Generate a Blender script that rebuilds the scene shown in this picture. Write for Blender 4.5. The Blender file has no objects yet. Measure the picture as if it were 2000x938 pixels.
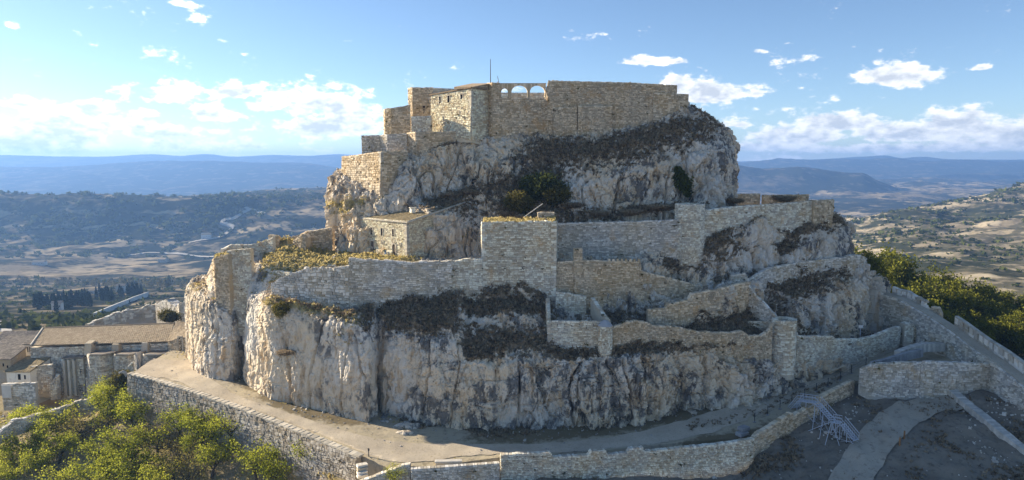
import bpy, bmesh, math, random
import numpy as np
from mathutils import Vector

random.seed(7)
RNG = np.random.default_rng(11)
SC = bpy.context.scene
COL = SC.collection

# ---------------------------------------------------------------- camera, sky, sun, exposure
CAM_Z, FPX, PITCH = 50.0, 1333.0, math.radians(6.46)
PW, PH = 2000.0, 938.0
cam = bpy.data.cameras.new('camera')
cam.sensor_width = 36.0
cam.lens = 36.0 * FPX / PW
cam.clip_start = 0.5
cam.clip_end = 90000.0
camo = bpy.data.objects.new('camera', cam)
COL.objects.link(camo)
camo.location = (0, 0, CAM_Z)
camo.rotation_euler = (math.radians(90) - PITCH, 0, 0)
SC.camera = camo

SUN_AZ = math.radians(-67)          # measured from +Y (view axis) towards +X; negative = to the left
SUN_EL = math.radians(20)
SUN_VEC = np.array([math.sin(SUN_AZ) * math.cos(SUN_EL), math.cos(SUN_AZ) * math.cos(SUN_EL), math.sin(SUN_EL)])
sun = bpy.data.lights.new('sun', 'SUN')
sun.energy = 4.4
sun.angle = math.radians(0.5)
sun.color = (1.0, 0.87, 0.68)
suno = bpy.data.objects.new('sun', sun)
COL.objects.link(suno)
suno.location = (-200, 100, 200)
suno.rotation_euler = Vector(-SUN_VEC).to_track_quat('-Z', 'Y').to_euler()

SC.view_settings.view_transform = 'Standard'
SC.view_settings.look = 'None'
SC.view_settings.gamma = 1.0
SC.view_settings.exposure = 1.5
SC.view_settings.use_curve_mapping = False
SC.render.engine = 'CYCLES'
SC.cycles.use_denoising = True
SC.cycles.max_bounces = 6
SC.cycles.diffuse_bounces = 4
SC.cycles.volume_bounces = 1
SC.cycles.transparent_max_bounces = 8

SKY_STRENGTH = 0.063
CLOUDS = [  # centre (photo px), half width, half height (px), weight
    (352, 8, 40, 12, .75), (20, 50, 26, 12, .75), (50, 205, 78, 14, 1), (175, 210, 52, 13, 1), (228, 178, 34, 16, .85),
    (345, 188, 62, 30, 1.1), (455, 182, 66, 22, 1), (285, 224, 40, 12, .9), (420, 226, 80, 26, 1), (520, 208, 66, 24, .95),
    (625, 205, 110, 42, 1.1), (650, 172, 46, 14, .8), (650, 250, 130, 28, 1.05), (300, 262, 160, 30, 1.0), (120, 262, 170, 40, 1.15),
    (20, 280, 200, 30, 1.0), (420, 285, 190, 22, .9), (-150, 235, 190, 40, 1), (860, 230, 190, 26, .9),
    (1262, 121, 56, 15, .9), (1325, 121, 34, 9, .6), (1395, 182, 86, 26, 1.15), (1325, 166, 40, 20, 1.0), (1480, 184, 34, 12, .8),
    (1482, 100, 32, 11, .5), (1540, 84, 30, 8, .4), (1742, 153, 80, 25, 1.1), (1800, 136, 30, 12, .8), (1440, 245, 50, 18, .9),
    (1560, 268, 130, 26, 1.0), (1640, 245, 90, 24, 1.05), (1760, 262, 150, 28, 1.0), (1880, 240, 120, 24, 1.0), (1990, 262, 140, 36, 1.1),
    (1760, 292, 300, 16, .9), (1460, 288, 120, 16, .9), (1920, 133, 32, 10, .4), (1665, 92, 22, 7, .35), (2120, 200, 120, 30, .9),
]

def build_world():
    w = bpy.data.worlds.new('World')
    SC.world = w
    w.use_nodes = True
    nt = w.node_tree
    nt.nodes.clear()
    N = nt.nodes.new
    L = nt.links.new
    out = N('ShaderNodeOutputWorld')
    bg = N('ShaderNodeBackground')
    bg.inputs['Strength'].default_value = SKY_STRENGTH
    sky = N('ShaderNodeTexSky')
    sky.sky_type = 'NISHITA'
    sky.sun_disc = False
    sky.sun_elevation = SUN_EL
    sky.sun_rotation = SUN_AZ
    sky.altitude = 900
    sky.air_density = 0.85
    sky.dust_density = 0.3
    sky.ozone_density = 2.5

    def M(op, a, b=None, c=None, clamp=False):
        n = N('ShaderNodeMath')
        n.operation = op
        n.use_clamp = clamp
        for i, v in enumerate((a, b, c)):
            if v is None:
                continue
            if isinstance(v, (int, float)):
                n.inputs[i].default_value = v
            else:
                L(v, n.inputs[i])
        return n.outputs[0]

    tc = N('ShaderNodeTexCoord')
    sep = N('ShaderNodeSeparateXYZ')
    L(tc.outputs['Generated'], sep.inputs[0])
    X, Y, Z = sep.outputs
    az = M('ARCTAN2', X, Y)
    el = M('ARCSINE', Z)
    ns = N('ShaderNodeTexNoise')           # lumps on the cloud outlines
    ns.noise_dimensions = '3D'
    mp = N('ShaderNodeMapping')
    mp.inputs['Scale'].default_value = (1, 1, 1.9)
    L(tc.outputs['Generated'], mp.inputs[0])
    L(mp.outputs[0], ns.inputs['Vector'])
    ns.inputs['Scale'].default_value = 17
    ns.inputs['Detail'].default_value = 9
    ns.inputs['Roughness'].default_value = 0.62
    nz = M('SUBTRACT', ns.outputs['Fac'], 0.5)
    ns2 = N('ShaderNodeTexNoise')
    L(mp.outputs[0], ns2.inputs['Vector'])
    ns2.inputs['Scale'].default_value = 55
    ns2.inputs['Detail'].default_value = 5
    nz2 = M('SUBTRACT', ns2.outputs['Fac'], 0.5)
    ns3 = N('ShaderNodeTexNoise')
    L(mp.outputs[0], ns3.inputs['Vector'])
    ns3.inputs['Scale'].default_value = 120
    ns3.inputs['Detail'].default_value = 4
    nz3 = M('SUBTRACT', ns3.outputs['Fac'], 0.5)
    best = None
    for (px, py, hw, hh, wt) in CLOUDS:
        u, v = (px - PW / 2) / FPX, (PH / 2 - py) / FPX
        d = np.array([u, math.cos(PITCH) + v * math.sin(PITCH), -math.sin(PITCH) + v * math.cos(PITCH)])
        d /= np.linalg.norm(d)
        a0, e0 = math.atan2(d[0], d[1]), math.asin(d[2])
        c = math.cos(math.atan(u))
        da = M('MULTIPLY', M('SUBTRACT', az, a0), FPX / hw / c / c)
        de = M('MULTIPLY', M('SUBTRACT', el, e0), FPX / hh)
        de2 = M('MAXIMUM', de, M('MULTIPLY', de, -1.7))           # flatter undersides
        r2 = M('SQRT', M('ADD', M('MULTIPLY', da, da), M('MULTIPLY', de2, de2)))
        f = M('SUBTRACT', wt, r2)
        best = f if best is None else M('SMOOTH_MAX', best, f, 0.25)
    # a loose field of the same clouds for the rest of the sky, thicker near the horizon
    den = M('ADD', M('MAXIMUM', Z, 0.0), 0.10)
    comb = N('ShaderNodeCombineXYZ')
    L(M('DIVIDE', X, den), comb.inputs[0])
    L(M('DIVIDE', Y, den), comb.inputs[1])
    nf = N('ShaderNodeTexNoise')
    L(comb.outputs[0], nf.inputs['Vector'])
    nf.inputs['Scale'].default_value = 0.8
    nf.inputs['Detail'].default_value = 6
    field = M('MULTIPLY', M('SUBTRACT', nf.outputs['Fac'], M('ADD', 0.52, M('MULTIPLY', Z, 1.1))), 2.6)
    best = M('MAXIMUM', best, field)
    dens = M('ADD', M('ADD', M('ADD', best, M('MULTIPLY', nz, 2.6)), M('MULTIPLY', nz2, 1.25)), M('MULTIPLY', nz3, 0.7))
    mr = N('ShaderNodeMapRange')
    mr.interpolation_type = 'SMOOTHSTEP'
    L(dens, mr.inputs[0])
    mr.inputs[1].default_value = -0.12
    mr.inputs[2].default_value = 0.42
    mask = M('MULTIPLY', mr.outputs[0], mr.outputs[0])
    # thick middles are a little greyer than the rims
    shade = N('ShaderNodeMapRange')
    L(M('ADD', dens, M('MULTIPLY', nz2, -4.0)), shade.inputs[0])
    shade.inputs[1].default_value = 0.15
    shade.inputs[2].default_value = 1.2
    shade.inputs[3].default_value = 1.0
    shade.inputs[4].default_value = 0.25
    ccol = N('ShaderNodeMix')
    ccol.data_type = 'RGBA'
    L(shade.outputs[0], ccol.inputs[0])
    k = 1.0 / SKY_STRENGTH
    ccol.inputs[6].default_value = (0.21 * k, 0.24 * k, 0.29 * k, 1)
    ccol.inputs[7].default_value = (0.58 * k, 0.575 * k, 0.56 * k, 1)
    # brighter towards the sun, where the light comes through
    sv = N('ShaderNodeVectorMath')
    sv.operation = 'DOT_PRODUCT'
    L(tc.outputs['Generated'], sv.inputs[0])
    sv.inputs[1].default_value = tuple(SUN_VEC)
    glow = M('ADD', 0.86, M('MULTIPLY', M('POWER', M('MAXIMUM', sv.outputs['Value'], 0.0), 3.0), 0.55))
    cc = N('ShaderNodeVectorMath')
    cc.operation = 'SCALE'
    L(ccol.outputs[2], cc.inputs[0])
    L(glow, cc.inputs['Scale'])
    mix = N('ShaderNodeMix')
    mix.data_type = 'RGBA'
    L(M('MULTIPLY', mask, 0.96), mix.inputs[0])
    L(sky.outputs[0], mix.inputs[6])
    L(cc.outputs[0], mix.inputs[7])
    L(mix.outputs[2], bg.inputs[0])
    L(bg.outputs[0], out.inputs[0])
build_world()

# ---------------------------------------------------------------- helpers: where things stand
def P(px, py, Y):
    """world point on the sight line through a photo point, Y metres ahead"""
    u = (px - PW / 2) / FPX
    v = (PH / 2 - py) / FPX
    dy = math.cos(PITCH) + v * math.sin(PITCH)
    dz = -math.sin(PITCH) + v * math.cos(PITCH)
    return np.array([u * Y / dy, Y, CAM_Z + dz * Y / dy])

def DZ(px, py, z):
    """distance ahead at which the sight line meets height z"""
    v = (PH / 2 - py) / FPX
    dy = math.cos(PITCH) + v * math.sin(PITCH)
    dz = -math.sin(PITCH) + v * math.cos(PITCH)
    return (z - CAM_Z) * dy / dz

def PZ(px, py, z):
    return P(px, py, DZ(px, py, z))

# ---------------------------------------------------------------- helpers: noise
_perm = RNG.permutation(512).astype(np.int64)
_grad = RNG.normal(size=(512, 3))
_grad /= np.linalg.norm(_grad, axis=1)[:, None]

def _h(ix, iy, iz):
    return _perm[(_perm[(_perm[ix & 511] + iy) & 511] + iz) & 511]

def pnoise(p):
    p = np.asarray(p, float)
    i = np.floor(p).astype(np.int64)
    f = p - i
    w = f * f * f * (f * (f * 6 - 15) + 10)
    r = 0
    for dx in (0, 1):
        wx = w[:, 0] if dx else 1 - w[:, 0]
        for dy in (0, 1):
            wy = w[:, 1] if dy else 1 - w[:, 1]
            for dz in (0, 1):
                wz = w[:, 2] if dz else 1 - w[:, 2]
                g = _grad[_h(i[:, 0] + dx, i[:, 1] + dy, i[:, 2] + dz)]
                r = r + wx * wy * wz * (g[:, 0] * (f[:, 0] - dx) + g[:, 1] * (f[:, 1] - dy) + g[:, 2] * (f[:, 2] - dz))
    return r * 1.5

def fbm(p, octv=4, lac=2.03, gain=0.5):
    p = np.asarray(p, float)
    a, r, t = 1.0, 0, 0
    for k in range(octv):
        r = r + a * pnoise(p + 17.3 * k)
        t += a
        p = p * lac
        a *= gain
    return r / t

def worley(p):
    """gap to the cell border, the cell's random value and a random tilt of its face"""
    p = np.asarray(p, float)
    i = np.floor(p).astype(np.int64)
    n = len(p)
    d1 = np.full(n, 9.0)
    d2 = np.full(n, 9.0)
    c1 = np.zeros(n)
    ct = np.zeros(n)
    for dx in (-1, 0, 1):
        for dy in (-1, 0, 1):
            for dz in (-1, 0, 1):
                ci = i + np.array([dx, dy, dz])
                h = _h(ci[:, 0], ci[:, 1], ci[:, 2])
                fp = ci + 0.5 + 0.48 * _grad[h] * 1.2
                d = np.sqrt(((p - fp) ** 2).sum(1))
                nearer = d < d1
                d2 = np.where(nearer, d1, np.minimum(d2, d))
                tl = ((p - fp) * _grad[(h + 77) & 511]).sum(1)
                ct = np.where(nearer, tl, ct)
                c1 = np.where(nearer, h / 512.0, c1)
                d1 = np.where(nearer, d, d1)
    return d2 - d1, c1, ct

def sstep(a, b, x):
    t = np.clip((x - a) / (b - a), 0, 1)
    return t * t * (3 - 2 * t)

# ---------------------------------------------------------------- helpers: objects
def mesh_from(name, V, F, mat=None, attrs=None, smooth=False):
    """V (n,3); F list of index tuples or int array (m,3|4); attrs {name: per-vertex floats}"""
    me = bpy.data.meshes.new(name)
    V = np.asarray(V, np.float32)
    if isinstance(F, np.ndarray):
        k = F.shape[1]
        me.vertices.add(len(V))
        me.vertices.foreach_set('co', V.ravel())
        me.loops.add(F.size)
        me.loops.foreach_set('vertex_index', F.ravel().astype(np.int32))
        me.polygons.add(len(F))
        me.polygons.foreach_set('loop_start', np.arange(0, F.size, k, dtype=np.int32))
        me.update(calc_edges=True)
    else:
        me.from_pydata([tuple(map(float, v)) for v in V], [], F)
    me.polygons.foreach_set('use_smooth', np.full(len(me.polygons), bool(smooth)))
    if attrs:
        for k_, a in attrs.items():
            at = me.attributes.new(k_, 'FLOAT', 'POINT')
            at.data.foreach_set('value', np.asarray(a, np.float32))
    if mat is not None:
        me.materials.append(mat)
    me.validate()
    return me

def link(name, me, parent=None, **kw):
    o = bpy.data.objects.new(name, me)
    COL.objects.link(o)
    if parent is not None:
        o.parent = parent
    elif 'label' in kw and 'kind' not in kw:
        o['kind'] = 'thing'
    for k, v in kw.items():
        if v is not None:
            o[k] = v
    return o

def empty(name, loc=(0, 0, 0), rz=0.0, **kw):
    o = link(name, None, None, **kw)
    o.location = tuple(map(float, loc))
    o.rotation_euler = (0, 0, rz)
    o.empty_display_size = 0.5
    return o

def copy_tree(o, parent=None, **kw):
    c = o.copy()
    COL.objects.link(c)
    if parent is not None:
        c.parent = parent
    for k, v in kw.items():
        c[k] = v
    for ch in o.children:
        copy_tree(ch, c)
    return c

class MB:
    """collects simple solids, then becomes one mesh object"""
    def __init__(s):
        s.V, s.F, s.n = [], [], 0
        s.A = []
    def add(s, V, F, a=None):
        V = np.asarray(V, float)
        s.V.append(V)
        s.F += [tuple(i + s.n for i in f) for f in F]
        s.A.append(np.full(len(V), random.random() if a is None else a))
        s.n += len(V)
        return s
    def box(s, c, sz, rz=0.0, taper=1.0, jit=0.0):
        hx, hy, hz = np.array(sz) / 2.0
        v = np.array([(-hx, -hy, -hz), (hx, -hy, -hz), (hx, hy, -hz), (-hx, hy, -hz),
                      (-hx * taper, -hy * taper, hz), (hx * taper, -hy * taper, hz), (hx * taper, hy * taper, hz), (-hx * taper, hy * taper, hz)])
        if jit:
            v = v + RNG.uniform(-jit, jit, v.shape)
        ca, sa = math.cos(rz), math.sin(rz)
        v = np.c_[v[:, 0] * ca - v[:, 1] * sa, v[:, 0] * sa + v[:, 1] * ca, v[:, 2]] + np.array(c, float)
        return s.add(v, [(0, 3, 2, 1), (4, 5, 6, 7), (0, 1, 5, 4), (1, 2, 6, 5), (2, 3, 7, 6), (3, 0, 4, 7)])
    def hexa(s, p):
        """eight corners: bottom ring then top ring"""
        return s.add(p, [(0, 3, 2, 1), (4, 5, 6, 7), (0, 1, 5, 4), (1, 2, 6, 5), (2, 3, 7, 6), (3, 0, 4, 7)])
    def prism(s, poly, ext):
        """planar polygon (list of 3d points) pushed along ext"""
        p = np.asarray(poly, float)
        n = len(p)
        v = np.vstack([p, p + np.asarray(ext, float)])
        return s.add(v, [tuple(range(n))[::-1], tuple(range(n, 2 * n))] + [(i, (i + 1) % n, n + (i + 1) % n, n + i) for i in range(n)])
    def tube(s, pts, rad, seg=6, a=None):
        pts = np.asarray(pts, float)
        m = len(pts)
        rad = np.broadcast_to(np.asarray(rad, float), (m,))
        V = []
        for i in range(m):
            t = pts[min(i + 1, m - 1)] - pts[max(i - 1, 0)]
            t = t / (np.linalg.norm(t) + 1e-9)
            up = np.array([0, 0, 1.0]) if abs(t[2]) < 0.9 else np.array([1.0, 0, 0])
            e1 = np.cross(t, up); e1 /= np.linalg.norm(e1)
            e2 = np.cross(t, e1)
            for k in range(seg):
                an = 2 * math.pi * k / seg
                V.append(pts[i] + rad[i] * (math.cos(an) * e1 + math.sin(an) * e2))
        F = []
        for i in range(m - 1):
            for k in range(seg):
                k2 = (k + 1) % seg
                F.append((i * seg + k, i * seg + k2, (i + 1) * seg + k2, (i + 1) * seg + k))
        F.append(tuple(range(seg))[::-1])
        F.append(tuple(range((m - 1) * seg, m * seg)))
        return s.add(V, F, a)
    def build(s, name, mat, parent=None, smooth=False, origin=None, **kw):
        V = np.vstack(s.V)
        if origin is not None:
            V = V - np.asarray(origin, float)
        me = mesh_from(name, V, s.F, mat, {'tone': np.concatenate(s.A)}, smooth)
        o = link(name, me, parent, **kw)
        return o

# ---------------------------------------------------------------- helpers: materials
class Mat:
    def __init__(s, name, rough=0.9, spec=0.2):
        s.m = bpy.data.materials.new(name)
        s.m.use_nodes = True
        s.nt = s.m.node_tree
        s.b = s.nt.nodes['Principled BSDF']
        s.b.inputs['Roughness'].default_value = rough
        s.b.inputs['Specular IOR Level'].default_value = spec
        s.tc = s.nt.nodes.new('ShaderNodeTexCoord')
    def N(s, t):
        return s.nt.nodes.new(t)
    def L(s, a, b):
        s.nt.links.new(a, b)
    def coord(s, scale=(1, 1, 1), world=True):
        mp = s.N('ShaderNodeMapping')
        mp.inputs['Scale'].default_value = scale
        if world:
            g = s.N('ShaderNodeNewGeometry')
            s.L(g.outputs['Position'], mp.inputs[0])
        else:
            s.L(s.tc.outputs['Object'], mp.inputs[0])
        return mp.outputs[0]
    def noise(s, scale, detail=4, rough=0.55, stretch=(1, 1, 1), world=True, dist=0.0):
        n = s.N('ShaderNodeTexNoise')
        n.inputs['Scale'].default_value = scale
        n.inputs['Detail'].default_value = detail
        n.inputs['Roughness'].default_value = rough
        n.inputs['Distortion'].default_value = dist
        s.L(s.coord(stretch, world), n.inputs['Vector'])
        return n.outputs['Fac']
    def voro(s, scale, stretch=(1, 1, 1), feature='F1', out='Distance', world=True):
        n = s.N('ShaderNodeTexVoronoi')
        n.feature = feature
        n.inputs['Scale'].default_value = scale
        s.L(s.coord(stretch, world), n.inputs['Vector'])
        return n.outputs[out]
    def attr(s, name):
        n = s.N('ShaderNodeAttribute')
        n.attribute_name = name
        return n.outputs['Fac']
    def ramp(s, x, lo, hi, a=0.0, b=1.0):
        n = s.N('ShaderNodeMapRange')
        n.interpolation_type = 'SMOOTHSTEP'
        s.L(x, n.inputs[0])
        for i, v in enumerate((lo, hi, a, b)):
            n.inputs[1 + i].default_value = v
        return n.outputs[0]
    def math(s, op, a, b=None, clamp=False):
        n = s.N('ShaderNodeMath')
        n.operation = op
        n.use_clamp = clamp
        for i, v in enumerate((a, b)):
            if v is None:
                continue
            if isinstance(v, (int, float)):
                n.inputs[i].default_value = v
            else:
                s.L(v, n.inputs[i])
        return n.outputs[0]
    def mix(s, f, a, b, mode='MIX'):
        n = s.N('ShaderNodeMix')
        n.data_type = 'RGBA'
        n.blend_type = mode
        if isinstance(f, (int, float)):
            n.inputs[0].default_value = f
        else:
            s.L(f, n.inputs[0])
        for i, v in ((6, a), (7, b)):
            if isinstance(v, tuple):
                n.inputs[i].default_value = v + (1,) if len(v) == 3 else v
            else:
                s.L(v, n.inputs[i])
        return n.outputs[2]
    def color(s, c):
        if isinstance(c, tuple):
            s.b.inputs['Base Color'].default_value = c + (1,)
        else:
            s.L(c, s.b.inputs['Base Color'])
        return s
    def bump(s, h, strength=0.5, dist=0.1):
        n = s.N('ShaderNodeBump')
        n.inputs['Strength'].default_value = strength
        n.inputs['Distance'].default_value = dist
        s.L(h, n.inputs['Height'])
        s.L(n.outputs[0], s.b.inputs['Normal'])
        return s

def mat_plain(name, c, rough=0.9, var=0.25, scale=2.0, world=False, spec=0.2, bump=0.0):
    m = Mat(name, rough, spec)
    n = m.noise(scale, 5, 0.6, world=world)
    t = m.attr('tone')
    f = m.math('ADD', m.math('MULTIPLY', n, 0.7), m.math('MULTIPLY', t, 0.3))
    lo = tuple(x * (1 - var) for x in c)
    hi = tuple(min(1, x * (1 + var)) for x in c)
    m.color(m.mix(m.ramp(f, 0.25, 0.75), lo, hi))
    if bump:
        m.bump(n, bump, 0.1)
    return m.m
# ---------------------------------------------------------------- materials of the setting
def rock_material():
    m = Mat('limestone', 0.95, 0.1)
    big = m.noise(0.07, 5, 0.6, (1, 1, 0.55))
    mid = m.noise(0.35, 6, 0.65, (1, 1, 0.45), dist=0.6)
    streak = m.noise(0.9, 5, 0.6, (1, 1, 0.10))
    fine = m.noise(2.6, 5, 0.65)
    cream, grey = (0.86, 0.72, 0.52), (0.80, 0.74, 0.64)
    c = m.mix(m.ramp(big, 0.40, 0.60), cream, grey)
    c = m.mix(m.math('MULTIPLY', m.ramp(streak, 0.52, 0.70), 0.55), c, (0.86, 0.81, 0.72))
    ochre = m.math('MULTIPLY', m.ramp(mid, 0.49, 0.60), m.ramp(streak, 0.42, 0.56))
    c = m.mix(m.math('MULTIPLY', ochre, 0.8), c, (0.60, 0.43, 0.245))
    lich = m.noise(0.55, 8, 0.72, (1, 1, 0.5), dist=0.3)
    lm = m.math('MULTIPLY', m.ramp(lich, 0.475, 0.535), m.ramp(m.noise(0.11, 5, 0.65), 0.47, 0.56))
    c = m.mix(m.math('MULTIPLY', lm, 0.85), c, (0.13, 0.13, 0.13))
    c = m.mix(m.math('MULTIPLY', m.ramp(fine, 0.56, 0.70), 0.35), c, (0.50, 0.45, 0.38))
    spots = m.ramp(m.voro(1.1, (1, 1, 0.8)), 0.0, 0.28, 1.0, 0.0)
    c = m.mix(m.math('MULTIPLY', spots, m.math('MULTIPLY', m.ramp(mid, 0.45, 0.6), 0.6)), c, (0.16, 0.15, 0.14))
    # vegetation soil and moss painted where plants really grow (attributes of the rock)
    vn = m.noise(0.8, 6, 0.65)
    veg = m.ramp(m.math('ADD', m.attr('veg'), m.math('MULTIPLY', m.math('SUBTRACT', vn, 0.5), 2.2)), 0.46, 0.70)
    soil = m.mix(fine, (0.17, 0.135, 0.09), (0.40, 0.32, 0.22))
    c = m.mix(veg, c, soil)
    ms = m.ramp(m.math('ADD', m.attr('moss'), m.math('MULTIPLY', m.math('SUBTRACT', vn, 0.5), 1.6)), 0.45, 0.8)
    moss = m.mix(m.noise(0.5, 5, 0.6), (0.34, 0.28, 0.10), (0.60, 0.50, 0.26))
    c = m.mix(ms, c, moss)
    m.color(c)
    h = m.math('ADD', m.math('MULTIPLY', m.noise(1.6, 8, 0.7, (1, 1, 0.6)), 1.0), m.math('MULTIPLY', m.voro(0.9, (1, 1, 0.4)), 0.4))
    m.bump(h, 1.0, 0.7)
    return m.m

def ground_material(name, dry, dirt, grass):
    m = Mat(name, 0.97, 0.05)
    a = m.noise(0.12, 6, 0.62)
    b = m.noise(1.1, 6, 0.7)
    c = m.mix(m.ramp(a, 0.38, 0.62), dirt, dry)
    c = m.mix(m.ramp(b, 0.5, 0.72), c, tuple(x * 0.62 for x in dirt))
    g = m.ramp(m.math('ADD', m.attr('grass'), m.math('MULTIPLY', m.math('SUBTRACT', m.noise(0.5, 7, 0.7), 0.5), 1.6)), 0.40, 0.75)
    c = m.mix(g, c, m.mix(b, grass, tuple(x * 1.6 for x in grass)))
    peb = m.ramp(m.voro(2.3), 0.0, 0.12, 1, 0)
    c = m.mix(m.math('MULTIPLY', peb, 0.5), c, (0.5, 0.46, 0.4))
    m.color(c)
    m.bump(m.math('ADD', b, m.math('MULTIPLY', m.noise(6, 4, 0.7), 0.4)), 0.6, 0.15)
    return m.m

def path_material():
    m = Mat('gravel_path', 0.97, 0.05)
    a = m.noise(0.25, 6, 0.6)
    b = m.noise(3.0, 6, 0.75)
    c = m.mix(m.ramp(a, 0.35, 0.65), (0.46, 0.39, 0.29), (0.56, 0.48, 0.36))
    c = m.mix(m.ramp(b, 0.52, 0.74), c, (0.24, 0.20, 0.145))
    c = m.mix(m.math('MULTIPLY', m.ramp(m.noise(0.5, 7, 0.7), 0.58, 0.72), 0.5), c, (0.27, 0.22, 0.10))
    m.color(c)
    m.bump(m.math('ADD', b, m.noise(9, 3, 0.7)), 0.5, 0.1)
    return m.m

def far_material(name, open_c, dark_c, scale, terr=0.0, wl=0.54):
    m = Mat(name, 1.0, 0.0)
    a = m.noise(0.0016 * scale, 7, 0.62)
    b = m.noise(0.012 * scale, 8, 0.7)
    t = m.noise(0.055 * scale, 4, 0.6, (0.25, 0.25, 1.6)) if terr else m.noise(0.03 * scale, 4)
    wood = m.ramp(m.math('ADD', m.math('MULTIPLY', a, 0.65), m.math('MULTIPLY', b, 0.55)), wl, wl + 0.10)
    c = m.mix(m.ramp(b, 0.35, 0.65), open_c, tuple(x * 0.66 for x in open_c))
    c = m.mix(wood, c, dark_c)
    c = m.mix(m.math('MULTIPLY', m.ramp(t, 0.55, 0.65), 0.6), c, tuple(min(1, x * 1.5) for x in open_c))
    if terr:
        g = m.N('ShaderNodeNewGeometry')
        sx = m.N('ShaderNodeSeparateXYZ')
        m.L(g.outputs['Position'], sx.inputs[0])
        zz = m.math('ADD', m.math('MULTIPLY', sx.outputs[2], 0.16), m.math('MULTIPLY', m.noise(0.006 * scale, 4, 0.6), 14.0))
        band = m.ramp(m.math('SINE', zz), 0.55, 0.95)
        c = m.mix(m.math('MULTIPLY', band, m.ramp(m.noise(0.004 * scale, 5, 0.65), 0.42, 0.58)), c, tuple(min(1, x * 1.5) for x in open_c))
        c = m.mix(m.math('MULTIPLY', m.ramp(m.math('SINE', zz), -0.5, -0.9), 0.7), c, dark_c)
    c = m.mix(m.ramp(m.voro(0.05 * scale), 0.05, 0.32, 0.75, 0.0), c, dark_c)
    m.color(c)
    return m.m

M_ROCK = rock_material()
M_TERR = ground_material('dry_ground', (0.47, 0.40, 0.27), (0.42, 0.36, 0.26), (0.15, 0.12, 0.07))
M_GROVE = ground_material('grove_ground', (0.30, 0.25, 0.14), (0.22, 0.18, 0.11), (0.16, 0.15, 0.05))
M_YARD = ground_material('yard_earth', (0.27, 0.23, 0.175), (0.20, 0.17, 0.13), (0.10, 0.085, 0.05))
M_PATH = path_material()
M_FARL = far_material('valley_land', (0.25, 0.20, 0.125), (0.030, 0.034, 0.022), 1.0, 1, 0.51)
M_FARR = far_material('hill_land', (0.33, 0.275, 0.185), (0.045, 0.05, 0.028), 2.2, 1)
M_MTN = far_material('mountain_land', (0.13, 0.11, 0.08), (0.035, 0.04, 0.03), 0.4, 0, 0.5)

# ---------------------------------------------------------------- lofted land
def hermite(K, t, X):
    """K key parameters (C,), X values (..., C); smooth interpolation at t"""
    K = np.asarray(K, float)
    X = np.asarray(X, float)
    d = np.gradient(X, K, axis=-1)
    s = np.diff(X, axis=-1) / np.diff(K)
    lim = np.concatenate([s[..., :1], s], -1), np.concatenate([s, s[..., -1:]], -1)
    same = (lim[0] * lim[1]) > 0
    cap = 1.6 * np.minimum(abs(lim[0]), abs(lim[1]))
    d = np.where(same, np.sign(d) * np.minimum(abs(d), cap), 0.35 * d)
    i = np.clip(np.searchsorted(K, t, side='right') - 1, 0, len(K) - 2)
    h = K[i + 1] - K[i]
    u = (t - K[i]) / h
    h00 = 2 * u**3 - 3 * u**2 + 1; h10 = u**3 - 2 * u**2 + u
    h01 = -2 * u**3 + 3 * u**2; h11 = u**3 - u**2
    return h00 * X[..., i] + h10 * h * d[..., i] + h01 * X[..., i + 1] + h11 * h * d[..., i + 1]

def grid_faces(nr, nc):
    r = np.arange(nr - 1)[:, None] * nc + np.arange(nc - 1)[None, :]
    return np.stack([r, r + 1, r + nc + 1, r + nc], -1).reshape(-1, 4)

def grid_normals(G):
    du = np.gradient(G, axis=1)
    dv = np.gradient(G, axis=0)
    n = np.cross(du, dv)
    n /= np.linalg.norm(n, axis=2)[..., None] + 1e-9
    return n

def loft(ctrl, nr, nc, blur=1):
    """ctrl (T, C, D): first 3 of D are xyz. returns grid (nr, nc, D)"""
    T, C, D = ctrl.shape
    mean = ctrl[: max(2, T // 2), :, :2].mean(0)
    seg = np.linalg.norm(np.diff(mean, axis=0), axis=1) + 0.6
    K = np.r_[0, np.cumsum(seg)]
    tt = np.linspace(0, K[-1], nc)
    X = hermite(K, tt, np.moveaxis(ctrl, 1, 2))          # T, D, nc
    seg = np.linalg.norm(np.diff(ctrl[:, :, :3], axis=0), axis=2).mean(1) + 0.4
    K2 = np.r_[0, np.cumsum(seg)]
    rr = np.linspace(0, K2[-1], nr)
    i = np.clip(np.searchsorted(K2, rr, side='right') - 1, 0, T - 2)
    u = ((rr - K2[i]) / (K2[i + 1] - K2[i]))[:, None, None]
    G = X[i] * (1 - u) + X[i + 1] * u                     # nr, D, nc
    G = np.moveaxis(G, 1, 2)
    for _ in range(blur):
        H = G.copy()
        H[1:-1] = 0.25 * G[:-2] + 0.5 * G[1:-1] + 0.25 * G[2:]
        G = H
    return G

def rock_ctrl(cols, T):
    out = np.zeros((T + 1, len(cols), 5))
    for c, (px, d) in enumerate(cols):
        ks = sorted(d)
        pts = []
        for k in ks:
            e = list(d[k]) + [0] * (5 - len(d[k]))
            py, Y, veg, moss, qx = e
            p = P(qx if qx else px, py, Y)
            pts.append(np.r_[p, veg, moss])
        pts = np.array(pts)
        for j in range(5):
            out[1:, c, j] = np.interp(np.arange(T), ks, pts[:, j])
        out[0, c] = out[1, c]
        out[0, c, 2] -= 4.0
        out[0, c, 1] -= 0.3
    return out

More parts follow.
